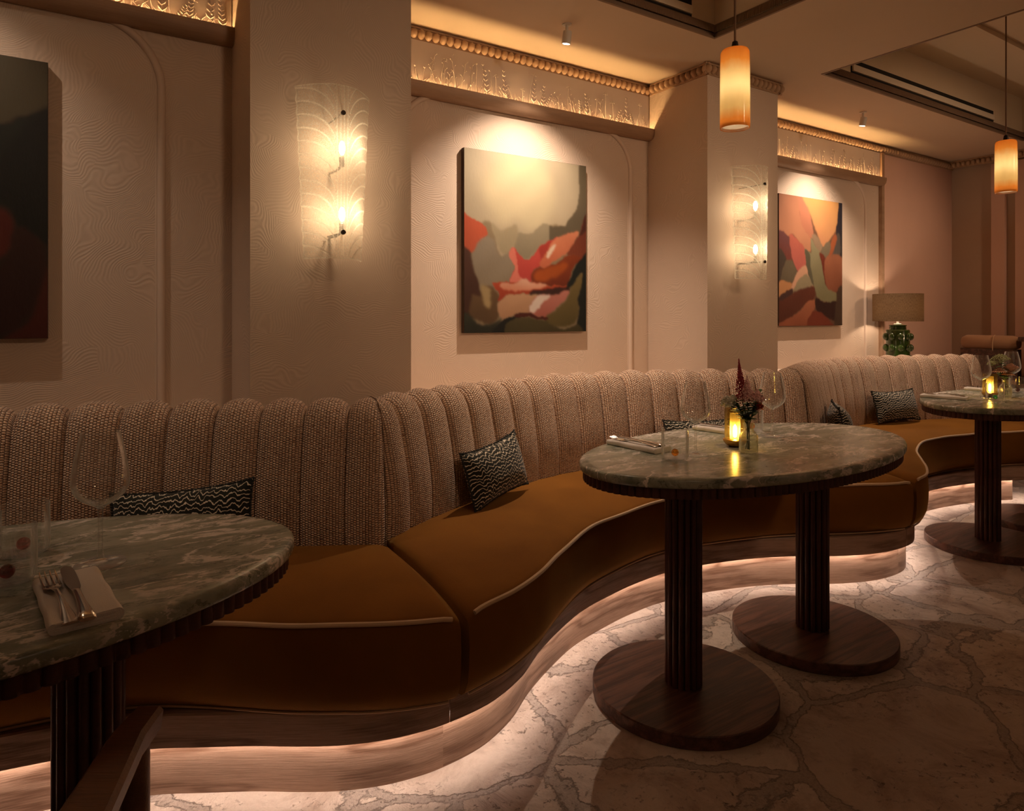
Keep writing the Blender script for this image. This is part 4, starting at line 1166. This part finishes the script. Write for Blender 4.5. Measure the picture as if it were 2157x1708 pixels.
K2 = [
 (c2([(60, 20), (1150, 20), (1150, 560), (1000, 640), (930, 715), (800, 715), (640, 990), (520, 930), (400, 980), (320, 700), (200, 690), (60, 580)]), (205, 190, 160), 3, (186, 168, 138)),
 (c2([(250, 300), (480, 120), (760, 200), (860, 460), (780, 690), (640, 760), (520, 640), (420, 720), (300, 560)]), (214, 198, 160), 12),
 (c2([(1060, 200), (1150, 160), (1150, 700), (1040, 770), (940, 800), (800, 850), (800, 720), (930, 710), (1030, 560), (1060, 400)]), (118, 105, 82), 2, (100, 88, 68)),
 (c2([(800, 720), (800, 850), (700, 920), (620, 1000), (530, 950), (500, 880), (540, 780), (650, 780), (740, 700)]), (158, 145, 118), 2, (150, 136, 110)),
 (c2([(330, 690), (400, 760), (520, 700), (540, 800), (470, 960), (410, 940), (350, 820)]), (172, 156, 124), 3),
 (c2([(60, 590), (130, 640), (250, 700), (290, 790), (220, 880), (160, 960), (100, 940), (60, 900)]), (205, 92, 58), 1, (190, 84, 52)),
 (c2([(60, 930), (150, 960), (170, 1060), (230, 1230), (270, 1330), (280, 1420), (200, 1480), (60, 1500)]), (78, 42, 26), 2, (66, 34, 20)),
 (c2([(240, 830), (330, 830), (400, 980), (480, 940), (500, 1060), (520, 1130), (470, 1200), (350, 1200), (380, 1420), (330, 1480), (250, 1290), (160, 1050), (170, 940)]), (152, 138, 118), 3, (142, 124, 98)),
 (c2([(250, 1240), (330, 1240), (390, 1330), (370, 1400), (390, 1450), (350, 1540), (290, 1560), (200, 1530), (140, 1480), (160, 1320), (230, 1330)]), (112, 84, 52), 3, (96, 70, 44)),
 (c2([(240, 1230), (300, 1250), (310, 1350), (300, 1420), (255, 1380)]), (176, 150, 104), 4),
 (c2([(480, 960), (500, 900), (600, 1000), (660, 980), (720, 900), (830, 830), (880, 830), (780, 960), (740, 1060), (680, 1090), (660, 1190), (560, 1190), (470, 1200), (520, 1060)]), (208, 84, 72), 1, (196, 70, 62)),
 (c2([(470, 980), (495, 900), (530, 960), (540, 1080), (560, 1150), (620, 1180), (600, 1200), (470, 1205), (515, 1080)]), (232, 128, 108), 1),
 (c2([(720, 900), (800, 840), (860, 860), (790, 960), (740, 1000)]), (176, 62, 50), 2),
 (c2([(680, 1090), (740, 1060), (860, 1040), (960, 960), (1060, 940), (1150, 900), (1150, 1020), (1040, 1040), (980, 1150), (960, 1230), (760, 1220), (660, 1190)]), (150, 66, 30), 2, (118, 46, 24)),
 (c2([(700, 1110), (860, 1050), (960, 1030), (930, 1110), (800, 1170), (700, 1190)]), (176, 82, 30), 6),
 (c2([(870, 820), (980, 770), (1050, 760), (1030, 830), (970, 930), (880, 990), (780, 1070), (740, 1060), (730, 1010), (790, 930), (820, 860)]), (222, 138, 100), 2, (205, 110, 76)),
 (c2([(870, 870), (840, 930), (800, 980), (785, 960), (820, 900)]), (244, 214, 186), 2),
 (c2([(1150, 580), (1150, 1000), (1050, 960), (960, 960), (980, 900), (1050, 790), (1090, 680)]), (112, 54, 38), 2, (132, 62, 40)),
 (c2([(1110, 610), (1150, 620), (1150, 720), (1060, 790), (1090, 690)]), (78, 38, 28), 2),
 (c2([(350, 1200), (500, 1200), (620, 1190), (800, 1220), (960, 1230), (950, 1270), (760, 1290), (560, 1300), (440, 1330), (370, 1360), (380, 1290), (330, 1230)]), (190, 78, 44), 1, (168, 60, 36)),
 (c2([(400, 1215), (520, 1210), (600, 1160), (660, 1200), (780, 1218), (720, 1250), (580, 1270), (420, 1260)]), (240, 190, 160), 2, (224, 142, 108)),
 (c2([(660, 1270), (860, 1240), (970, 1240), (960, 1290), (800, 1320), (700, 1310), (640, 1300)]), (64, 36, 30), 2),
 (c2([(380, 1370), (480, 1310), (620, 1300), (720, 1330), (640, 1420), (640, 1470), (540, 1470), (430, 1510), (380, 1480)]), (206, 160, 122), 2, (186, 140, 104)),
 (c2([(640, 1420), (680, 1340), (760, 1300), (860, 1300), (960, 1260), (970, 1310), (860, 1420), (790, 1500), (720, 1490), (640, 1465)]), (206, 132, 116), 2, (178, 100, 84)),
 (c2([(636, 1440), (670, 1360), (750, 1305), (820, 1310), (740, 1380), (680, 1460)]), (238, 216, 200), 2),
 (c2([(985, 1160), (1090, 1120), (1130, 1200), (1060, 1300), (1060, 1480), (980, 1560), (840, 1580), (770, 1520), (860, 1430), (970, 1310)]), (126, 106, 62), 3, (98, 84, 46)),
 (c2([(1150, 980), (1150, 1660), (1040, 1600), (1060, 1450), (1050, 1330), (1080, 1200), (1080, 1120), (980, 1240), (950, 1230), (1000, 1110), (1060, 1010)]), (24, 30, 26), 2),
 (c2([(420, 1560), (560, 1500), (760, 1520), (900, 1590), (1060, 1560), (1040, 1680), (380, 1680)]), (84, 74, 44), 2, (66, 58, 34)),
 (c2([(270, 1660), (350, 1570), (430, 1510), (560, 1480), (640, 1480), (540, 1510), (450, 1560), (410, 1660)]), (20, 22, 20), 1),
 (c2([(530, 1470), (620, 1460), (700, 1480), (790, 1500), (780, 1520), (640, 1500), (520, 1500)]), (84, 32, 22), 1),
 (c2([(60, 1480), (150, 1490), (220, 1560), (330, 1550), (400, 1510), (350, 1600), (270, 1680), (60, 1680)]), (52, 54, 38), 3, (30, 30, 22)),
]
painting('abstract canvas with orange and red brushwork between the two pillars', 1.650, 2.423, 1.110, 2.024, YB, .030, K2, (150, 130, 100))
c3 = lambda p: conv(p, 1630, 395, 5.693, 1647.5, 1776.2, 407.5, 427, 686.5, 684)
K3 = [
 (c3([(60, 40), (360, 80), (340, 320), (420, 520), (470, 600), (460, 760), (380, 720), (270, 570), (200, 580), (60, 520)]), (186, 124, 92), 3, (206, 140, 104)),
 (c3([(340, 100), (420, 120), (440, 260), (480, 420), (490, 600), (420, 540), (350, 400)]), (196, 126, 96), 2),
 (c3([(400, 100), (820, 160), (780, 320), (750, 520), (610, 710), (560, 600), (490, 400), (430, 240)]), (226, 166, 100), 4, (216, 150, 104)),
 (c3([(800, 150), (860, 150), (860, 800), (790, 820), (760, 580), (780, 340)]), (40, 40, 54), 2, (60, 52, 50)),
 (c3([(760, 560), (800, 560), (810, 780), (750, 870), (690, 850), (740, 700)]), (92, 82, 74), 2),
 (c3([(740, 560), (770, 600), (730, 760), (690, 840), (640, 840), (690, 700)]), (176, 96, 58), 3),
 (c3([(90, 520), (200, 575), (240, 700), (250, 880), (190, 880), (140, 780), (90, 760)]), (120, 72, 70), 2, (132, 66, 52)),
 (c3([(220, 570), (280, 590), (390, 720), (415, 900), (350, 1010), (290, 960), (250, 820)]), (196, 104, 84), 2, (206, 110, 96)),
 (c3([(90, 760), (150, 770), (190, 880), (150, 960), (130, 1110), (80, 1090)]), (84, 68, 56), 2),
 (c3([(190, 870), (250, 880), (310, 1010), (260, 1130), (130, 1110), (150, 960)]), (118, 102, 78), 2),
 (c3([(410, 930), (450, 1050), (500, 1180), (250, 1260), (250, 1160), (320, 1010)]), (228, 172, 136), 2),
 (c3([(390, 1040), (440, 1050), (490, 1170), (400, 1230), (250, 1280), (310, 1130)]), (164, 146, 112), 2),
 (c3([(90, 1150), (170, 1120), (250, 1160), (220, 1240), (130, 1320), (80, 1310)]), (214, 150, 98), 2),
 (c3([(400, 740), (470, 770), (470, 600), (520, 690), (580, 760), (600, 900), (650, 1180), (770, 1260), (740, 1380), (560, 1330), (520, 1230), (460, 1080), (420, 900)]), (152, 142, 108), 2, (142, 130, 92)),
 (c3([(480, 560), (560, 600), (600, 710), (580, 760), (520, 700)]), (160, 132, 104), 3),
 (c3([(600, 720), (680, 640), (700, 720), (650, 850), (590, 830)]), (128, 112, 88), 2),
 (c3([(400, 740), (460, 800), (470, 960), (510, 1180), (450, 1060), (415, 900)]), (104, 96, 74), 2),
 (c3([(570, 780), (640, 860), (640, 1160), (600, 960)]), (120, 52, 36), 2),
 (c3([(640, 850), (830, 830), (830, 1200), (770, 1250), (650, 1180)]), (172, 106, 74), 3, (150, 86, 60)),
 (c3([(90, 1340), (250, 1260), (480, 1180), (520, 1260), (490, 1350), (380, 1420), (330, 1480), (90, 1640)]), (112, 58, 40), 3, (98, 52, 36)),
 (c3([(100, 1310), (240, 1210), (250, 1270), (140, 1350)]), (80, 52, 46), 2),
 (c3([(90, 1640), (320, 1500), (420, 1380), (500, 1340), (530, 1400), (470, 1560), (430, 1700), (90, 1700)]), (186, 112, 78), 2, (160, 88, 60)),
 (c3([(530, 1330), (640, 1370), (840, 1370), (840, 1600), (700, 1580), (540, 1480)]), (62, 36, 30), 2),
 (c3([(500, 1480), (640, 1540), (740, 1700), (430, 1700)]), (134, 62, 42), 2),
 (c3([(770, 1240), (840, 1200), (840, 1700), (740, 1640), (760, 1400)]), (84, 62, 48), 3),
]
painting('abstract canvas in peach and sage green in the far niche', 4.146, 4.915, 1.126, 2.046, YB, .030, K3, (120, 84, 62))
c1 = lambda p: [(1 - (262 - x) / 830., 1 - (y - 75) / 1585.) for x, y in p]
K1 = [
 (c1([(-560, 40), (300, 40), (300, 400), (190, 400), (120, 470), (40, 460), (-200, 520), (-560, 420)]), (96, 84, 58), 3, (92, 80, 56)),
 (c1([(190, 400), (300, 400), (300, 1060), (190, 1060), (160, 940), (80, 880), (20, 840), (-80, 780), (-60, 600), (40, 460), (140, 460)]), (30, 32, 22), 2),
 (c1([(210, 400), (300, 400), (300, 1080), (200, 1060), (150, 900), (80, 850)]), (20, 18, 15), 4),
 (c1([(-120, 840), (20, 840), (80, 900), (150, 960), (160, 1060), (130, 1190), (20, 1370), (-160, 1400)]), (112, 34, 18), 3),
 (c1([(-560, 860), (-120, 840), (-160, 1100), (-560, 1200)]), (150, 90, 60), 3),
 (c1([(170, 1040), (220, 1070), (260, 1200), (250, 1360), (190, 1560), (60, 1640), (-560, 1650), (-560, 1300), (20, 1370), (140, 1190)]), (66, 26, 16), 3),
 (c1([(290, 1150), (290, 1690), (120, 1690), (210, 1560), (250, 1340)]), (104, 36, 20), 3),
]
painting('dark abstract canvas cut by the left frame edge', -.815, -.045, 1.118, 2.048, YN, .040, K1, (60, 40, 26), gain=.42)

# ================================================================== SCONCES
def sconce(label, xc):
    t = thing('wall_sconce', label, 'wall sconce', (xc, YP, 1.395), 0, 'leaf-patterned glass wall sconces')
    nu, nv = 96, 190; H = .612
    for_r = []
    def surf(u, v, dh=0.):
        w = .108 + .030 * v
        edge = 1 + .012 * abs(u) ** 8 * math.cos(2 * PI * (v - .02) / .075)
        # rounded top corners
        zz = v
        y = -.078 - .105 * (1 - u * u) - dh
        return (u * w * edge, y, zz * H)
    P = []; A = []
    for i in range(nu + 1):
        u = -1 + 2 * i / nu; row = []
        for j in range(nv + 1):
            v = j / nv; au = abs(u)
            if au > .17:
                s_ = (au - .17) / .83
                ph = (v - .20 * (1 - (1 - s_) ** 2) ** .5 * 1.0 + .5) / .0755
                d_ = abs(ph - round(ph)) * .0755 * H
                rg = math.exp(-(d_ / .0034) ** 2)
                saw = (ph - math.floor(ph))
                hgt = .0022 * rg + .002 * saw
            else:
                dd = min(abs(u + .15), abs(u + .05), abs(u - .05), abs(u - .15)) * .12
                rg = math.exp(-(dd / .0016) ** 2) * .8; hgt = .0025 * rg
            rg = max(rg, math.exp(-((1 - au) * .12 / .003) ** 2), math.exp(-(min(v, 1 - v) * H / .003) ** 2))
            row.append(surf(u, v, hgt)); A.append(rg)
        P.append(row)
    b = MB(); b.grid(P); off_ = len(b.v)
    # inner skin and rims give the panel its thickness
    Q = []
    for i in range(0, nu + 1):
        u = -1 + 2 * i / nu; Q.append([(lambda p: (p[0] * .985, p[1] + .005, p[2]))(surf(u, j / nv)) for j in (0, nv)])
    rim = []
    for i in range(nu + 1): rim.append([P[i][0], Q[i][0]])
    b.grid(rim); rim = []
    for i in range(nu + 1): rim.append([P[i][nv], Q[i][1]])
    b.grid(rim)
    for i in (0, nu):
        b.grid([[P[i][j], (P[i][j][0] * .985, P[i][j][1] + .005, P[i][j][2])] for j in range(nv + 1)])
    b.a['ridge'] = A + [.9] * (len(b.v) - len(A))
    b.build('glass_panel', M['sconce'], t, angle=80)
    for z in (.132, .372):
        b = MB(); b.lathe([(.001, -.034), (.009, -.034), (.010, .0), (.001, .002)], 16, (.022, -.112, z)); b.tube([(.022, -.112, z + .0), (.022, -.112, z - .03), (.018, -.06, z - .04), (.012, -.001, z - .04)], .005, 8); b.build('lamp_holder', M['white_metal'], t)
        b = MB(); b.sphere((.022, -.112, z + .034), .0112, 14, 12, (1, 1, 2.3)); b.build('bulb', M['bulb'], t)
    for z in (.092, .512):
        b = MB(); b.tube([(.0, -.018, z), (.0, -.190, z)], .003, 8); b.tube([(.0, -.185, z), (.0, -.192, z)], .0085, 16); o = b.build('screw', M['bronze'], t); o['label'] = 'dark bronze fixing screw'
    return t
sc1 = sconce('leaf-patterned glass wall sconce on the nearer pillar, left of the middle painting', .822)
copy_tree(sc1, (3.165, YP, 1.395), 0, 'leaf-patterned glass wall sconce on the farther pillar, below the nearer pendant')

# ================================================================== PENDANTS
def pendant(label, x, y, ZT=ZT):
    z0, z1 = 1.893, 2.188
    t = thing('pendant_lamp', label, 'pendant lamp', (x, y, z0), 0, 'amber glass pendants')
    H = z1 - z0; R = .054
    out = [(R * .985, 0), (R, .01), (R, .12), (R * .99, .22), (R * .965, H - .014), (R * .88, H - .004), (R * .4, H), (.010, H)]
    prof = out
    b = MB(); n_ = 48; P, U = [], []
    for k in range(n_ + 1):
        a = 2 * PI * k / n_; P.append([(r * math.cos(a), r * math.sin(a), z) for r, z in prof]); U.append([(k / n_, z / H) for r, z in prof])
    b.grid(P, U); b.build('glass_shade', M['pendant'], t, angle=60)
    b = MB(); b.lathe([(r - .004 if r > .02 else r, z - (.004 if z > .15 else -.001)) for r, z in out], 48); o = b.build('inner_lining', M['opal'], t, angle=60); o['label'] = 'white opal inside of the glass'
    b = MB(); b.lathe([(.001, -.004), (.013, -.004), (.013, .012), (.010, .028), (.004, .032)], 20, (0, 0, H)); b.build('cap', M['bronze'], t)
    b = MB(); b.tube([(0, 0, H + .028), (0, 0, ZT - z0 - .004)], .0042, 8); b.build('cord', M['cord'], t)
    b = MB(); b.lathe([(.001, -.004), (.030, -.004), (.032, -.018), (.001, -.020)], 24, (0, 0, ZT - z0)); b.build('ceiling_rose', M['bronze'], t)
    b = MB(); b.lathe([(.001, .010), (R - .005, .010), (R - .005, .013), (.001, .013)], 40); o = b.build('diffuser', M['opal'], t, angle=30); o['label'] = 'white opal disc closing the bottom'
    b = MB(); b.lathe([(.001, 0), (.014, 0), (.014, .05), (.001, .05)], 16, (0, 0, H - .055)); b.build('lamp_holder', M['white_metal'], t)
    b = MB(); b.sphere((0, 0, H * .52), .026, 16, 12, (1, 1, 1.5)); b.build('bulb', M['bulb_p'], t)
    return t
pd = pendant('nearer amber glass pendant hanging beside the farther pillar', 2.096, 1.674)
copy_tree(pd, (4.465, 1.697, 1.893), 0, 'farther amber glass pendant near the right frame edge')

pendant('added amber glass pendant over the foreground table, unseen, out of frame on the left', -.273, 1.56, ZC)  # extra pendant, added out of view to light the foreground table
# ================================================================== CEILING SPOTS
def spot(label, x, y, aim, power, ang=46, blend=.25):
    t = thing('ceiling_spotlight', label, 'spotlight', (x, y, ZC), 0, 'small ceiling spotlights')
    b = MB(); b.lathe([(.001, 0), (.022, 0), (.022, -.005), (.001, -.006)], 24); b.tube([(0, 0, -.004), (0, 0, -.045)], .007, 10); b.build('mount', M['white_metal'], t)
    d = (Vector(aim) - Vector((x, y, ZC - .06))).normalized(); q = d.to_track_quat('-Z', 'Y').to_matrix().to_4x4()
    b = MB(); b.lathe([(.001, .028), (.019, .028), (.021, .02), (.021, -.030), (.017, -.030), (.016, -.022)], 28)
    b.v = [tuple(Vector((0, 0, -.062)) + (q.to_3x3() @ Vector(p))) for p in b.v]; b.build('housing', M['white_metal'], t, angle=40)
    b = MB(); b.lathe([(.001, -.0235), (.0155, -.0235), (.0155, -.022), (.001, -.022)], 24)
    b.v = [tuple(Vector((0, 0, -.062)) + (q.to_3x3() @ Vector(p))) for p in b.v]; b.build('lens', M['spot_face'], t)
    li = bpy.data.lights.new('spot_beam', 'SPOT'); li.energy = power; li.color = (1, .78, .60); li.spot_size = math.radians(ang); li.spot_blend = blend; li.shadow_soft_size = .008
    lo = bpy.data.objects.new('spot_beam', li); COL.objects.link(lo); lo.parent = t
    lo.location = Vector((0, 0, -.062)) + d * .034; lo.rotation_euler = d.to_track_quat('-Z', 'Y').to_euler()
    return t
spot('ceiling spotlight over the middle painting', 1.985, 2.55, (2.0, 2.90, .9), 118, 105, 1.)
spot('ceiling spotlight over the far painting, right of the pillar', 4.51, 2.55, (4.53, 2.90, .9), 108, 105, 1.)
spot('ceiling spotlight over the dark left painting, out of frame', -.42, 2.42, (-.42, 2.74, .9), 24, 105, 1.)

def fill_wash(label, x, y, aim, power):  # invented fittings out of view, added as fill to brighten the walls
    t = spot(label, x, y, aim, power, 66, 1.)
    for c in t.children:
        if c.type == 'LIGHT': c.data.shadow_soft_size = .10; c.data.color = (1, .64, .39)
fill_wash('added wall-washing fill spotlight, unseen behind the camera, facing the nearer pillar', .9, -.6, (.85, 2.5, 1.55), 44)
fill_wash('added wall-washing fill spotlight, unseen over the aisle, facing the farther pillar', 3.0, -.6, (2.6, 2.5, 1.55), 95)
fill_wash('added wall-washing fill spotlight, unseen over the aisle, facing the far niche', 5.2, -.6, (4.8, 2.5, 1.60), 85)
fill_wash('added wall-washing fill spotlight, unseen at the far end, facing the pink wall', 5.9, .9, (6.0, 2.97, 1.4), 34)
# ================================================================== GREEN TABLE LAMP
def green_lamp():
    x, y, z = 5.315, 2.735, .8252
    t = thing('table_lamp', 'green bobbled ceramic table lamp with linen drum shade', 'table lamp', (x, y, z), 0)
    b = MB(); b.lathe([(.001, 0), (.075, 0), (.082, .008), (.082, .258), (.076, .266), (.058, .268), (.056, .292), (.060, .296), (.060, .302), (.001, .304)], 48); b.build('base', M['green'], t, angle=40)
    b = MB()
    for rr in range(3):
        for k in range(9):
            a = 2 * PI * k / 9 + .35
            b.sphere((.084 * math.cos(a), .084 * math.sin(a), .045 + .084 * rr), .027, 14, 10, (.85, .85, 1.05))
    b.build('bobbles', M['green'], t)
    b = MB(); b.lathe([(.001, .304), (.030, .304), (.030, .312), (.010, .314), (.008, .330), (.001, .330)], 20); b.build('neck', M['white_metal'], t)
    b = MB(); b.lathe([(.172, .330), (.172, .538), (.1705, .538), (.1705, .330)], 64); b.build('lamp_shade', M['shade'], t, angle=30)
    b = MB()
    for k in range(3):
        a = 2 * PI * k / 3; b.tube([(0, 0, .345), (.170 * math.cos(a), .170 * math.sin(a), .345)], .0015, 6)
    b.tube([(0, 0, .328), (0, 0, .40)], .006, 8); b.build('shade_carrier', M['white_metal'], t)
    b = MB(); b.sphere((0, 0, .432), .024, 14, 10, (1, 1, 1.3)); b.build('bulb', M['lampbulb'], t)
green_lamp()

# ================================================================== FAR-RIGHT FURNITURE
t = thing('bar_chair', 'tan padded low-back chair with dark shell beyond the far banquette', 'chair', (6.24, 2.46, 0))
b = MB(); P = []
for i in range(21):
    u = -1 + 2 * i / 20; yy = u * .195; xx = -.10 + .05 * u * u
    P.append([(xx + (.05 + .05 * math.cos(a)) - .05, yy * (1 - .0), .985 + .058 * math.sin(a) * (1 - .25 * max(0, abs(u) - .85) / .15)) for a in np.linspace(0, 2 * PI, 17)[:-1]])
b.grid(P, closed_v=True); b.cap(P[0]); b.cap(P[-1], True); b.build('back_pad', M['bolster'], t, angle=60)
b = MB(); b.tube([(-.152, -.055, .925), (-.154, -.055, .985), (-.14, -.055, 1.03), (-.11, -.055, 1.046)], .003, 6); o = b.build('seam_cord', M['piping'], t)
b = MB(); P = []
for i in range(21):
    u = -1 + 2 * i / 20; xx = -.10 + .05 * u * u
    P.append([(xx - .042, u * .20, .70), (xx - .042, u * .20, .935), (xx + .03, u * .20, .935), (xx + .03, u * .20, .70)])
b.grid(P, closed_v=True); b.cap(P[0]); b.cap(P[-1], True); b.build('shell', M['dark'], t, angle=30)
b = MB(); b.box(-.10, .26, -.20, .20, .66, .73); b.build('seat', M['bolster'], t, bevel=.02)
for sx in (-.08, .23):
    for sy in (-.17, .17):
        b = MB(); b.tube([(sx, sy, 0), (sx, sy, .67)], [.013, .018], 8); b.build('leg', M['dark'], t)
t = thing('side_counter', 'dark wood counter at the right frame edge behind the far glasses', 'counter', (6.35, 1.9, 0))
b = MB(); b.box(-.25, .25, -.45, .34, 1.0, 1.035); b.build('top', M['dark'], t, smooth=False, bevel=.004)
b = MB(); b.box(-.22, .22, -.42, .31, 0, 1.0); b.build('body', M['dark'], t, smooth=False)
b = MB(); b.box(-.245, -.22, -.40, .29, .80, .96); b.build('drawer', M['dark'], t, smooth=False, bevel=.004)

# ================================================================== FOREGROUND CHAIR (only its arm and leg reach the frame)
def chair():
    o = FWD * .99 + RIGHT * (-.535)
    t = thing('dining_chair', 'brown wooden armchair in the bottom-left corner, only arm and leg in view', 'chair', (o.x, o.y, 0), -YAW)
    # local: +y is the way the chair faces (away from the camera), +x is right; arm's front end at the origin
    b = MB(); P = []
    for y, xl, xr, z in ((.015, -.014, .022, .618), (.008, -.018, .024, .620), (-.05, -.018, .030, .620), (-.20, .008, .070, .620), (-.36, .020, .090, .622), (-.46, .02, .085, .625)):
        h = .034
        P.append([(xl, y, z - .006), (xl + .006, y, z), (xr - .006, y, z), (xr, y, z - .006), (xr - .004, y, z - h), (xl + .004, y, z - h)])
    b.grid(P, closed_v=True); b.cap(P[0]); b.cap(P[-1], True); b.build('armrest', M['chair'], t, angle=30)
    b = MB(); P = []
    for y, xl, xr, z in ((.015, -.546, -.510, .618), (.008, -.548, -.506, .620), (-.05, -.554, -.506, .620), (-.20, -.594, -.532, .620), (-.36, -.614, -.544, .622), (-.46, -.609, -.544, .625)):
        h = .034
        P.append([(xl, y, z - .006), (xl + .006, y, z), (xr - .006, y, z), (xr, y, z - .006), (xr - .004, y, z - h), (xl + .004, y, z - h)])
    b.grid(P, closed_v=True); b.cap(P[0]); b.cap(P[-1], True); b.build('armrest', M['chair'], t, angle=30)
    for x, y, zt, dx in ((.0, -.022, .60, 0), (-.525, -.022, .60, 0), (.045, -.46, .84, .0), (-.57, -.46, .84, .0)):
        b = MB(); b.tube([(x + dx, y, 0), (x, y, .3), (x, y, zt)], [.015, .0195, .0195], 16); b.build('leg', M['chair'], t)
    b = MB(); b.box(-.50, -.03, -.44, -.02, .40, .455); b.build('seat', M['velvet'], t, bevel=.02)
    b = MB(); b.box(-.57, .045, -.475, -.45, .66, .84); b.build('backrest', M['chair'], t, bevel=.008)
chair()

# ================================================================== LIGHT, CAMERA
wd = bpy.data.worlds.new('room_ambience'); S.world = wd; wd.use_nodes = True
bg = wd.node_tree.nodes['Background']; bg.inputs[0].default_value = (1, .56, .30, 1); bg.inputs[1].default_value = .065
cam = bpy.data.cameras.new('camera'); co_ = bpy.data.objects.new('camera', cam); COL.objects.link(co_)
co_.location = (0, 0, CAM_H); co_.rotation_euler = (PI / 2, 0, -YAW)
cam.sensor_fit = 'HORIZONTAL'; cam.sensor_width = 36; cam.lens = 36 * 1438 / 2157
cam.shift_x = 0; cam.shift_y = -(854 - 667) / 2157
cam.clip_start = .02; cam.clip_end = 60
S.camera = co_
S.view_settings.view_transform = 'Standard'; S.view_settings.look = 'None'; S.view_settings.gamma = 1; S.view_settings.use_curve_mapping = False
S.view_settings.exposure = 0.0
S.cycles.use_adaptive_sampling = True; S.cycles.adaptive_threshold = .018
S.cycles.max_bounces = 8; S.cycles.transparent_max_bounces = 20; S.cycles.diffuse_bounces = 4; S.cycles.glossy_bounces = 4; S.cycles.transmission_bounces = 8
S.cycles.sample_clamp_indirect = 3.0
S.cycles.caustics_reflective = False; S.cycles.caustics_refractive = False
